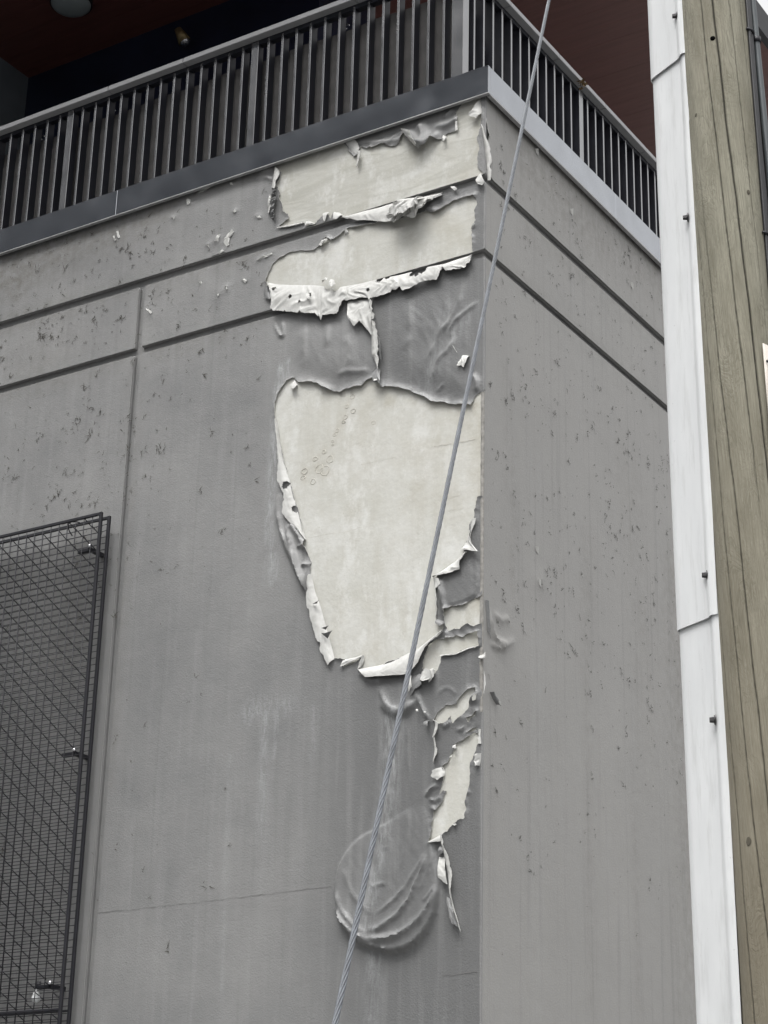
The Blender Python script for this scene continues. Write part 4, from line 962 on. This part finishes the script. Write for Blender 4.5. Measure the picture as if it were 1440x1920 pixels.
# ------------------------------------------------------------------ balcony railing
rail = empty('balcony_railing', (-.2, .05, ZF1), 'grey balcony railing with flat vertical balusters above the peeling corner', 'railing')
ZR = 9.725
bar_me = None
def bar_mesh(w, d, h, name):
    """front strip light grey, body black; front faces -Y, origin at bottom centre of the front"""
    bm = box_bm((-w / 2, 0, 0), (w / 2, d, h), .0012)
    me = bpy.data.meshes.new(name); bm.to_mesh(me); bm.free()
    me.materials.append(RAILM); me.materials.append(BARDARK)
    for p in me.polygons:
        p.material_index = 0 if p.normal.y < -.5 else 1
    return me
ZB = ZF1 - .03
BM_ = bar_mesh(.018, .070, ZR - .055 - ZB, 'baluster')
PM_ = bar_mesh(.058, .060, ZR - .05 - ZB, 'post')
def put(name, me, loc, rz=0):
    o = bpy.data.objects.new(name, me)
    o.location = loc; o.rotation_euler = (0, 0, rz)
    COL.objects.link(o)
    return fixparent(o, rail)
YB0 = .05
posts = [-6.93, -5.22, -3.543, -1.868]
xs = []
edges = posts + [-.24]
for a, b in zip(edges[:-1], edges[1:]):
    n = 13
    st = (b - a - .058) / (n + .35)
    for k in range(n):
        xs.append(a + .029 + st * (.7 + k))
for x in posts: put('post', PM_, (x, YB0 - .004, ZB))
for x in xs:
    if x < -.3: put('baluster', BM_, (x, YB0, ZB))
# corner post
cp_ = box_bm((-.282, YB0 - .004, ZB), (-.196, YB0 + .07, ZR - .04), .002)
bm_obj('corner_post', cp_, RAILM, rail)
XR = -.2
ys = [.20, .324, .448, .571, .696, .82, .944, 1.067, 1.192, 1.317, 1.442, 1.565]
ys2 = [1.824 + .1254 * k for k in range(14)]
for y in ys + ys2: put('baluster', BM_, (XR, y, ZB), R(90))
put('post', PM_, (XR + .004, 1.712, ZB), R(90))
put('post', PM_, (XR + .004, 3.5, ZB), R(90))
# top rail in lengths with open joints
xj = [-7.0, -5.4, -3.153, -2.469, -1.02, -.15]
for a, b in zip(xj[:-1], xj[1:]):
    box('top_rail', (a + .003, -.004, ZR - .040), (b - .003, .112, ZR), TOPR, rail, bev=.003)
yj = [.113, .600, 1.30, 2.02, 2.70, 3.55]
for a, b in zip(yj[:-1], yj[1:]):
    box('top_rail', (-.262, a + .003, ZR - .039), (-.150, b - .003, ZR - .001), TOPR, rail, bev=.003)
box('rail_channel', (-6.99, YB0 + .002, ZR - .075), (-.26, YB0 + .05, ZR - .0405), BARDARK, rail)
box('rail_channel', (XR - .05, .125, ZR - .075), (XR - .002, 3.53, ZR - .0405), BARDARK, rail)
box('bottom_rail', (-6.99, YB0 + .006, ZF1 + .02), (-.283, YB0 + .05, ZF1 + .045), BARDARK, rail)
box('bottom_rail', (XR - .05, .125, ZF1 + .02), (XR - .006, 3.53, ZF1 + .045), BARDARK, rail)

# privacy screen tied behind the balusters
scr = empty('privacy_screen', (-3.5, .13, ZF1), 'grey privacy screen hung behind the long side of the balcony railing', 'screen')
us = np.linspace(-6.95, -.30, 190); ws = np.linspace(ZF1 - .02, ZR - .135, 14)
V, F = [], []
for w_ in ws:
    for u in us:
        sag = -.015 * (w_ - ws[0]) / (ws[-1] - ws[0]) * abs(math.sin((u + .3) * math.pi / .62))
        V.append((u,   .143 + .006 * noise.noise((u * 3, w_ * 3, 0)) + .003 * noise.noise((u * 9, w_ * 7, 4)), w_ + sag))
n = len(us)
for j in range(len(ws) - 1):
    for i in range(n - 1): F.append((j * n + i, j * n + i + 1, (j + 1) * n + i + 1, (j + 1) * n + i))
so = mesh_obj('fabric', V, F, SCREEN, scr, smooth=True)
sm = so.modifiers.new('t', 'SOLIDIFY'); sm.thickness = .003
for x in [(-4.1715,9.7126), (-3.8869,9.6953), (-3.2036,9.719), (-2.6256,9.7134), (-1.1595,9.7173)]:
    pts = [(x[0] + .018 * math.cos(a), .132, ZR - .125 + .018 * math.sin(a)) for a in [math.pi * 2 * i / 12 for i in range(10)]]
    tube('hook', pts, .004, CHROME, scr, 6)

# lamps under the roof
cl = empty('ceiling_lamp', (-4.69, 1.12, ZS), 'round frosted ceiling lamp on the dark red soffit', 'lamp')
bm = bmesh.new()
bmesh.ops.create_uvsphere(bm, u_segments=32, v_segments=16, radius=.17)
for v in bm.verts:
    v.co.z *= .42
bm_obj('lamp_shade', bm, LAMPGLASS, cl, True, loc=(-4.69, 1.12, ZS - .03))
bm = bmesh.new(); bmesh.ops.create_cone(bm, cap_ends=True, segments=32, radius1=.18, radius2=.18, depth=.035)
bm_obj('lamp_base', bm, BLACKM, cl, False, loc=(-4.69, 1.12, ZS - .0185))
wl = empty('wall_spotlight', (-3.95, 1.79, 11.5), 'small brass spotlight on the dark wall above the railing', 'lamp')
bm = bmesh.new(); bmesh.ops.create_cone(bm, cap_ends=True, segments=20, radius1=.058, radius2=.03, depth=.13)
o = bm_obj('spot_head', bm, BRASS, wl, True); o.location = (.03, -.12, -.04); o.rotation_euler = (R(25), R(-20), 0)
bm = bmesh.new(); bmesh.ops.create_uvsphere(bm, u_segments=14, v_segments=8, radius=.045)
o = bm_obj('bulb', bm, CHROME, wl, True); o.location = (.055, -.10, -.09)
tube('bracket', [(-3.99, 1.795, 11.56), (-3.98, 1.72, 11.55), (-3.94, 1.69, 11.50)], .012, BRASS, wl)
lf = empty('dead_leaf_clump', (-.2, 1.62, 9.70), 'small brown dead leaf clump caught under the side rail', 'leaves')
V, F = [], []
for k in range(14):
    c = Vector((-.135 + random.uniform(-.02, .02), 1.62 + random.uniform(-.03, .03), 9.665 + random.uniform(-.045, .02)))
    a = Vector((random.uniform(-1, 1), random.uniform(-1, 1), random.uniform(-1, 1))).normalized() * .022
    b = Vector((random.uniform(-1, 1), random.uniform(-1, 1), random.uniform(-1, 1))).normalized() * .014
    i = len(V); V += [c - a, c + b, c + a, c - b]; F.append((i, i + 1, i + 2, i + 3))
mesh_obj('leaves', V, F, LEAF, lf)

# ------------------------------------------------------------------ wire trellis on the left
tr = empty('wire_trellis', (-3.4, -.11, 2.2), 'black welded wire trellis panel mounted off the grey wall', 'trellis')
TX0, TX1, TZ0, TZ1 = -4.08, -2.75, 2.2, 6.257
YF, YK = -.152, -.072
fb = .010
for y, nm in ((YF, 'front_frame'), (YK, 'back_frame')):
    bm = bmesh.new()
    for lo, hi in (((TX1 - fb, y - fb, TZ0), (TX1 + fb, y + fb, TZ1 + fb)), ((TX0 - fb, y - fb, TZ0), (TX0 + fb, y + fb, TZ1 + fb)),
                   ((TX0 + fb + .001, y - fb + .001, TZ1 - fb), (TX1 - fb - .001, y + fb - .001, TZ1 + fb - .001)), ((TX0 + fb + .001, y - fb * .6, 3.125), (TX1 - fb - .001, y + fb * .6, 3.139))):
        box_bm(lo, hi, .002, 1, bm)
    bm_obj(nm, bm, BLACKM, tr)
rw = .0026
xs = [TX1 - .0705 * (k + 1) for k in range(18)]
zs = [TZ1 - .043 * (k + 1) for k in range(int((TZ1 - TZ0) / .043))]
for y, nm in ((YF, 'front_wire_grid'), (YK, 'back_wire_grid')):
    v, f = [], []
    for x in xs: tube_geo([(x, y, TZ0), (x, y, TZ1)], rw, 5, v, f)
    for z in zs: tube_geo([(TX0, y + .004, z), (TX1, y + .004, z)], rw, 5, v, f)
    o = mesh_obj(nm, v, f, BLACKM, tr, smooth=True); o['kind'] = 'stuff'
v, f = [], []
for i, x in enumerate(xs):
    z = TZ1 - .02 + (.066 * (i + 1)) % .123
    while z > TZ0 + .04:
        if z < TZ1: tube_geo([(x + .004, YF - .004, z + .003), (x + .004, YK + .004, z - .036)], .0034, 5, v, f)
        z -= .123
o = mesh_obj('truss_wires', v, f, BLACKM, tr, smooth=True); o['kind'] = 'stuff'
for x, z in [(-2.8424,6.0337), (-2.8298,4.6844), (-2.8664,3.2725)]:
    bm = box_bm((x - .10, -.135, z - .012), (x + .01, -.105, z + .012), .003)
    box_bm((x - .012, -.135, z - .014), (x + .012, 0.0, z + .014), .003, 1, bm)
    bracket = bm_obj('standoff_bracket', bm, BLACKM, tr)
    bm = bmesh.new(); bmesh.ops.create_uvsphere(bm, u_segments=12, v_segments=8, radius=.012)
    bm_obj('bolt', bm, CHROME, bracket, True, loc=(x + .012, -.145, z + .018))
(px_, pz_), = [(-3.0098,6.2127)]
tube('cable_tie', [(px_ + .05 * math.cos(a), -.10 + .03 * math.sin(a * 2), pz_ + .055 * math.sin(a)) for a in [R(60 + 25 * i) for i in range(7)]], .004, BLACKM, tr)
lb = empty('hanging_bulb', (-2.98, -.12, 3.24), 'small clear bulb hanging inside the wire trellis near the bottom', 'bulb')
bm = bmesh.new(); bmesh.ops.create_uvsphere(bm, u_segments=16, v_segments=10, radius=.028)
for v_ in bm.verts:
    if v_.co.z > 0: v_.co.x *= 1 - v_.co.z * 18 * .9; v_.co.y *= 1 - v_.co.z * 18 * .9; v_.co.z *= 2.2
t = NT('clear_bulb_glass'); GLASS = t.done((.85, .86, .86), .12, Transmission_Weight=.35)
bm_obj('glass', bm, GLASS, lb, True, loc=(-2.98, -.118, 3.21))
tube('socket', [(-2.975, -.118, 3.265), (-2.965, -.118, 3.31)], .014, BLACKM, lb)

# ------------------------------------------------------------------ utility pole
AX0 = Vector((2.178, -1.170, 0.0)); AX1 = Vector((1.947, -1.264, 12.6))
pole = empty('utility_pole', AX0, 'tall weathered wooden utility pole with long drying cracks on the right', 'utility pole')
axis = AX1 - AX0
def prad(z): return .180 - .0019 * z
NA, NZ = 300, 440
CAMA = math.atan2(-9.1063 + 1.22, 5.2274 - 2.05)
TWIST = .25
cracks = [(-.10, .0085, 0), (-.46, .0042, 1), (-1.10, .0045, 2), (.42, .0030, 3), (-1.5, .004, 5), (.85, .004, 6), (-2.1, .006, 7), (1.6, .007, 8), (2.6, .006, 9)]
V, F, CR = [], [], []
for j in range(NZ):
    z = 12.6 * j / (NZ - 1)
    c = axis * (z / 12.6)
    r0 = prad(z)
    for k in range(NA):
        a = 2 * math.pi * k / NA
        r = r0 * (1 + .010 * noise.noise((math.cos(a) * 1.3, math.sin(a) * 1.3, z * .5)) + .005 * noise.noise((math.cos(a) * 5, math.sin(a) * 5, z * 1.4)))
        cv = 0
        for ca, cw, s in cracks:
            cen = CAMA + ca + TWIST * (7.8 - z) + .09 * noise.noise((0, s * 7.3, z * .4)) + .028 * noise.noise((0, s * 3.3, z * 2.1)) + .010 * noise.noise((0, s * 2.3, z * 9))
            present = max(0, min(1, 1.4 + 2.2 * noise.noise((s * 5.1, 2, z * .35)))) if s > 0 else 1
            d = abs((a - cen + math.pi) % (2 * math.pi) - math.pi) * r0
            if d < cw * 1.2:
                q = present * max(0, 1 - d / (cw * .75)); cv = max(cv, q)
        r -= .012 * cv
        V.append((c.x + r * math.cos(a), c.y + r * math.sin(a), c.z)); CR.append(min(1, cv * 1.6))
for j in range(NZ - 1):
    for k in range(NA):
        k2 = (k + 1) % NA
        F.append((j * NA + k, j * NA + k2, (j + 1) * NA + k2, (j + 1) * NA + k))
F.append(tuple((NZ - 1) * NA + k for k in range(NA)))
po = mesh_obj('shaft', V, F, WOOD, None, smooth=True)
po.parent = pole
add_attr(po.data, 'crack', CR)
def on_pole(z, ang, off=0.0):
    c = AX0 + axis * (z / 12.6)
    r = prad(z) + off
    return Vector((c.x + r * math.cos(ang), c.y + r * math.sin(ang), z))
camdir = math.atan2(-9.1063 + 1.22, 5.2274 - 2.05)      # direction from the pole towards the camera; pole parts take angles from it
# drilled hole and knots
p = on_pole(7.42, camdir - .12)
tube('drilled_hole', [p + (p - on_pole(7.42, camdir - .12, .05)) * .1, on_pole(7.42, camdir - .12, .0008)], .013, HOLE, pole, 14)
for z, da, r in ((7.02, -.85, .007), (6.55, .62, .009), (3.42, -.62, .013), (3.4, -.05, .008)):
    p = on_pole(z, camdir + da, .001)
    bm = bmesh.new(); bmesh.ops.create_uvsphere(bm, u_segments=12, v_segments=8, radius=r)
    for v_ in bm.verts:
        v_.co.z *= 1.5; v_.co += Vector((noise.noise(v_.co * 60), noise.noise(v_.co * 60 + Vector((5, 0, 0))), 0)) * .004
    o = bm_obj('knot', bm, WOOD, None, True)
    add_attr(o.data, 'crack', [.55] * len(o.data.vertices))
    o.scale = (.10, 1, 1); o.rotation_euler = (0, 0, camdir + da); o.location = p; fixparent(o, pole)

# white cable guard on the pole flank
gd = empty('cable_guard', (1.82, -1.2, 0), 'white plastic cable guard running up the left flank of the wooden pole', 'cable guard')
def guard_profile(z, grow):
    c = AX0 + axis * (z / 12.6)
    base = Vector((c.x, c.y, 0)) - Vector((2.088, -1.2065, 0))      # relative to the pole at z = 4.9
    k = .0067 * (z - 4.9)
    prof = [(1.955, -1.300), (1.934, -1.305), (1.920, -1.300), (1.908, -1.288), (1.900, -1.276), (1.888, -1.267), (1.74, -1.196), (1.705, -1.176), (1.694, -1.160), (1.692, -1.14), (1.72, -1.09), (1.95, -1.05)]
    out = []
    for i, (x, y) in enumerate(prof):
        q = Vector((x, y, z)) + base + Vector((k, 0, 0))
        q += Vector((-.55, -.83, 0)) * grow
        out.append(q)
    return out
zj = [0.05, 1.50, 4.465, 7.43, 10.4]
for i, (a, b) in enumerate(zip(zj[:-1], zj[1:])):
    lo = a; hi = b + .12
    V, F = [], []
    steps = 12
    for s in range(steps + 1):
        z = lo + (hi - lo) * s / steps
        t_ = s / steps
        grow = .012 * (1 - t_) if i > 0 else .0
        V += guard_profile(z, grow)
    n = 12
    for s in range(steps):
        for k in range(n - 1):
            F.append((s * n + k, s * n + k + 1, (s + 1) * n + k + 1, (s + 1) * n + k))
    o = mesh_obj('guard_section', V, F, WHITE, gd, smooth=True)
    sm = o.modifiers.new('t', 'SOLIDIFY'); sm.thickness = .005; sm.offset = 1
    ev = o.modifiers.new('e', 'EDGE_SPLIT'); ev.split_angle = R(50)
for z in (7.68, 6.51, 4.665, 3.99):
    q = guard_profile(z, .008)
    p = (q[3] + q[4]) / 2
    n_ = Vector((-.93, -.36, 0)).normalized()
    bm = bmesh.new(); bmesh.ops.create_cone(bm, cap_ends=True, segments=6, radius1=.015, radius2=.012, depth=.024)
    bmesh.ops.create_cone(bm, cap_ends=True, segments=16, radius1=.022, radius2=.022, depth=.006, matrix=Matrix.Translation((0, 0, -.011)))
    o = bm_obj('lag_bolt', bm, BOLTM, None)
    o.rotation_euler = n_.to_track_quat('Z', 'Y').to_euler(); o.location = p + n_ * .012; fixparent(o, gd)

# cables and conduit on the right of the pole
cb1 = empty('riser_cables', on_pole(3.0, camdir + 1.2), 'pair of black cables clipped to the right edge of the wooden pole', 'cable')
for da, off in ((1.22, .008), (1.36, .011)):
    tube('cable', [on_pole(z, camdir + da + .02 * math.sin(z * 1.7 + da * 9), off) for z in np.arange(.1, 11.5, .2)], .0095, CABLE, cb1, 8)
for z in (7.52, 6.36):
    pts = [on_pole(z, camdir + 1.08 + .06 * k, .004 + .019 * math.sin(math.pi * k / 8)) for k in range(9)]
    tube('cable_clip', pts, .007, BLACKM, cb1, 6)
cd = empty('conduit', (2.36, -1.13, 0), 'dark grey conduit standing off behind the right side of the wooden pole', 'conduit')
CD0, CD1 = Vector((2.405, -1.105, 2.2)), Vector((2.213, -1.155, 7.75))
cdd = (CD1 - CD0) / (CD1.z - CD0.z)
def cdp(z): return CD0 + cdd * (z - CD0.z)
tube('pipe', [cdp(z) for z in (0.1, 3, 6, 9, 11)], .017, CONDUIT, cd, 14)
tube('wire', [cdp(z) + Vector((-.024, -.004, 0)) for z in (0.1, 3, 6, 9, 11)], .007, CABLE, cd, 8)
for z in (7.50, 6.30):
    bm = bmesh.new(); bmesh.ops.create_cone(bm, cap_ends=True, segments=14, radius1=.024, radius2=.024, depth=.03)
    bm_obj('pipe_clamp', bm, BLACKM, cd, True, loc=cdp(z))
    a = cdp(z); b = on_pole(z, camdir + 1.5, -.02)
    tube('clamp_arm', [a, b], .009, BLACKM, cd, 6)
# plate nailed to the pole
pl = empty('pole_plate', on_pole(5.5, camdir + .75), 'beige metal plate with a nail hole at the right edge of the pole', 'plate')
V, F = [], []
for j in range(2):
    for k in range(9):
        V.append(on_pole(5.74 if j else 5.20, camdir + .66 + .085 * k, .012 + .004 * (k == 0)))
for k in range(8): F.append((k, k + 1, 9 + k + 1, 9 + k))
o = mesh_obj('sheet', V, F, PLATE, pl, smooth=True)
sm = o.modifiers.new('t', 'SOLIDIFY'); sm.thickness = .004
p = on_pole(5.65, camdir + .74, .0165)
tube('nail_hole', [p, p + (on_pole(5.65, camdir + .74, .03) - p) * .2], .007, BLACKM, pl, 10)

# ------------------------------------------------------------------ guy wire
gw = empty('guy_wire', (4.51, -8.14, .05), 'twisted galvanised steel guy wire crossing diagonally in front of the wall', 'wire')
W0 = Vector((3.9419, -7.1991, 1.8881)); W1 = Vector((2.0201, -1.2346, 12.2812))
wd = (W1 - W0); wd = wd / wd.z
G0 = W0 + wd * (.05 - W0.z); G1_ = W1
wl_ = (G1_ - G0).length; wdir = (G1_ - G0).normalized()
ea = wdir.cross(Vector((0, 0, 1))).normalized(); eb = wdir.cross(ea)
rs = .00135
def strand(phase):
    pts = []
    n = int(wl_ / .0125)
    for i in range(n + 1):
        s = wl_ * i / n
        a = phase + 2 * math.pi * s / .105
        pts.append(G0 + wdir * s + (ea * math.cos(a) + eb * math.sin(a)) * .0027)
    v, f = tube_geo(pts, rs, 5)
    mesh_obj('strand', v, f, GALV, gw, smooth=True)
for k in range(6): strand(k * math.pi / 3)
tube('strand', [G0, G1_], .0018, GALV, gw, 6)

# ------------------------------------------------------------------ dried creeper rootlets stuck to the paint
def rootlets(name, side, n, region, dens, label, seed):
    rd = random.Random(seed)
    V, F = [], []
    cnt = 0
    while cnt < n:
        u = rd.uniform(region[0], region[1]); v = rd.uniform(region[2], region[3])
        if rd.random() > dens(u, v): continue
        cnt += 1
        sc = rd.choice((.25, .3, .3, .4, .5, .6, .7, .9, 1.2)) * (1.0 if side == 'L' else .85)
        th = rd.gauss(.9, .5) if side == 'L' else rd.gauss(2.2, .6)
        arms = rd.randint(1, 7)
        for a in range(arms):
            t0 = th + rd.gauss(0, .9) + (math.pi if rd.random() < .35 else 0)
            p = np.array([u + rd.gauss(0, .010) * sc, v + rd.gauss(0, .012) * sc])
            ln = rd.uniform(.008, .042) * sc; k = rd.randint(2, 4)
            w = rd.uniform(.0012, .0034) * sc ** .7
            row = []
            for i in range(k + 1):
                ww = w * (1 - .75 * i / k)
                nx, ny = -math.sin(t0), math.cos(t0)
                row.append((p + np.array([nx, ny]) * ww, p - np.array([nx, ny]) * ww))
                p = p + np.array([math.cos(t0), math.sin(t0)]) * ln / k
                t0 += rd.gauss(0, .5)
            b = len(V)
            for i, (q1, q2) in enumerate(row):
                hh = .0035 + rd.uniform(0, .004)
                for q in (q1, q2):
                    V.append((q[0], -hh, q[1]) if side == 'L' else (hh, q[0], q[1]))
            for i in range(k): F.append((b + 2 * i, b + 2 * i + 2, b + 2 * i + 3, b + 2 * i + 1))
    o = mesh_obj(name, V, F, ROOT if side == 'L' else ROOT_R)
    tag(o, label, 'rootlets', kind='stuff')
    return o
def in_groove(v): return G1[0] - .012 < v < G1[1] + .012 or G2[0] - .012 < v < G2[1] + .012
def dl(u, v):
    if in_groove(v): return 0
    if u > -1.62: return .0
    d = .9 if v > 6.4 else (.5 if v > 5.6 else .10)
    if u > -2.3: d *= .45
    cl = .35 + .9 * max(0, noise.noise((u * 2.1, v * 2.1, 3)) + .2)
    return min(1, d * cl)
def dr(u, v):
    if in_groove(v): return 0
    d = 1 if v > 5.2 else (.35 if v > 3.9 else .12)
    cl = .3 + 1.0 * max(0, noise.noise((u * 2.6, v * 2.6, 13)) + .2)
    return min(1, d * cl)
rootlets('dried_rootlets', 'L', 820, (-4.3, -1.3, 3.2, 8.55), dl, 'dark dried creeper rootlets stuck on the broad left wall face', 11)
rootlets('dried_rootlets', 'R', 860, (.05, 2.7, 3.2, 8.5), dr, 'dark dried creeper rootlets stuck on the narrow right wall face', 12)
# small cluster of scuffs on bare plaster near the corner
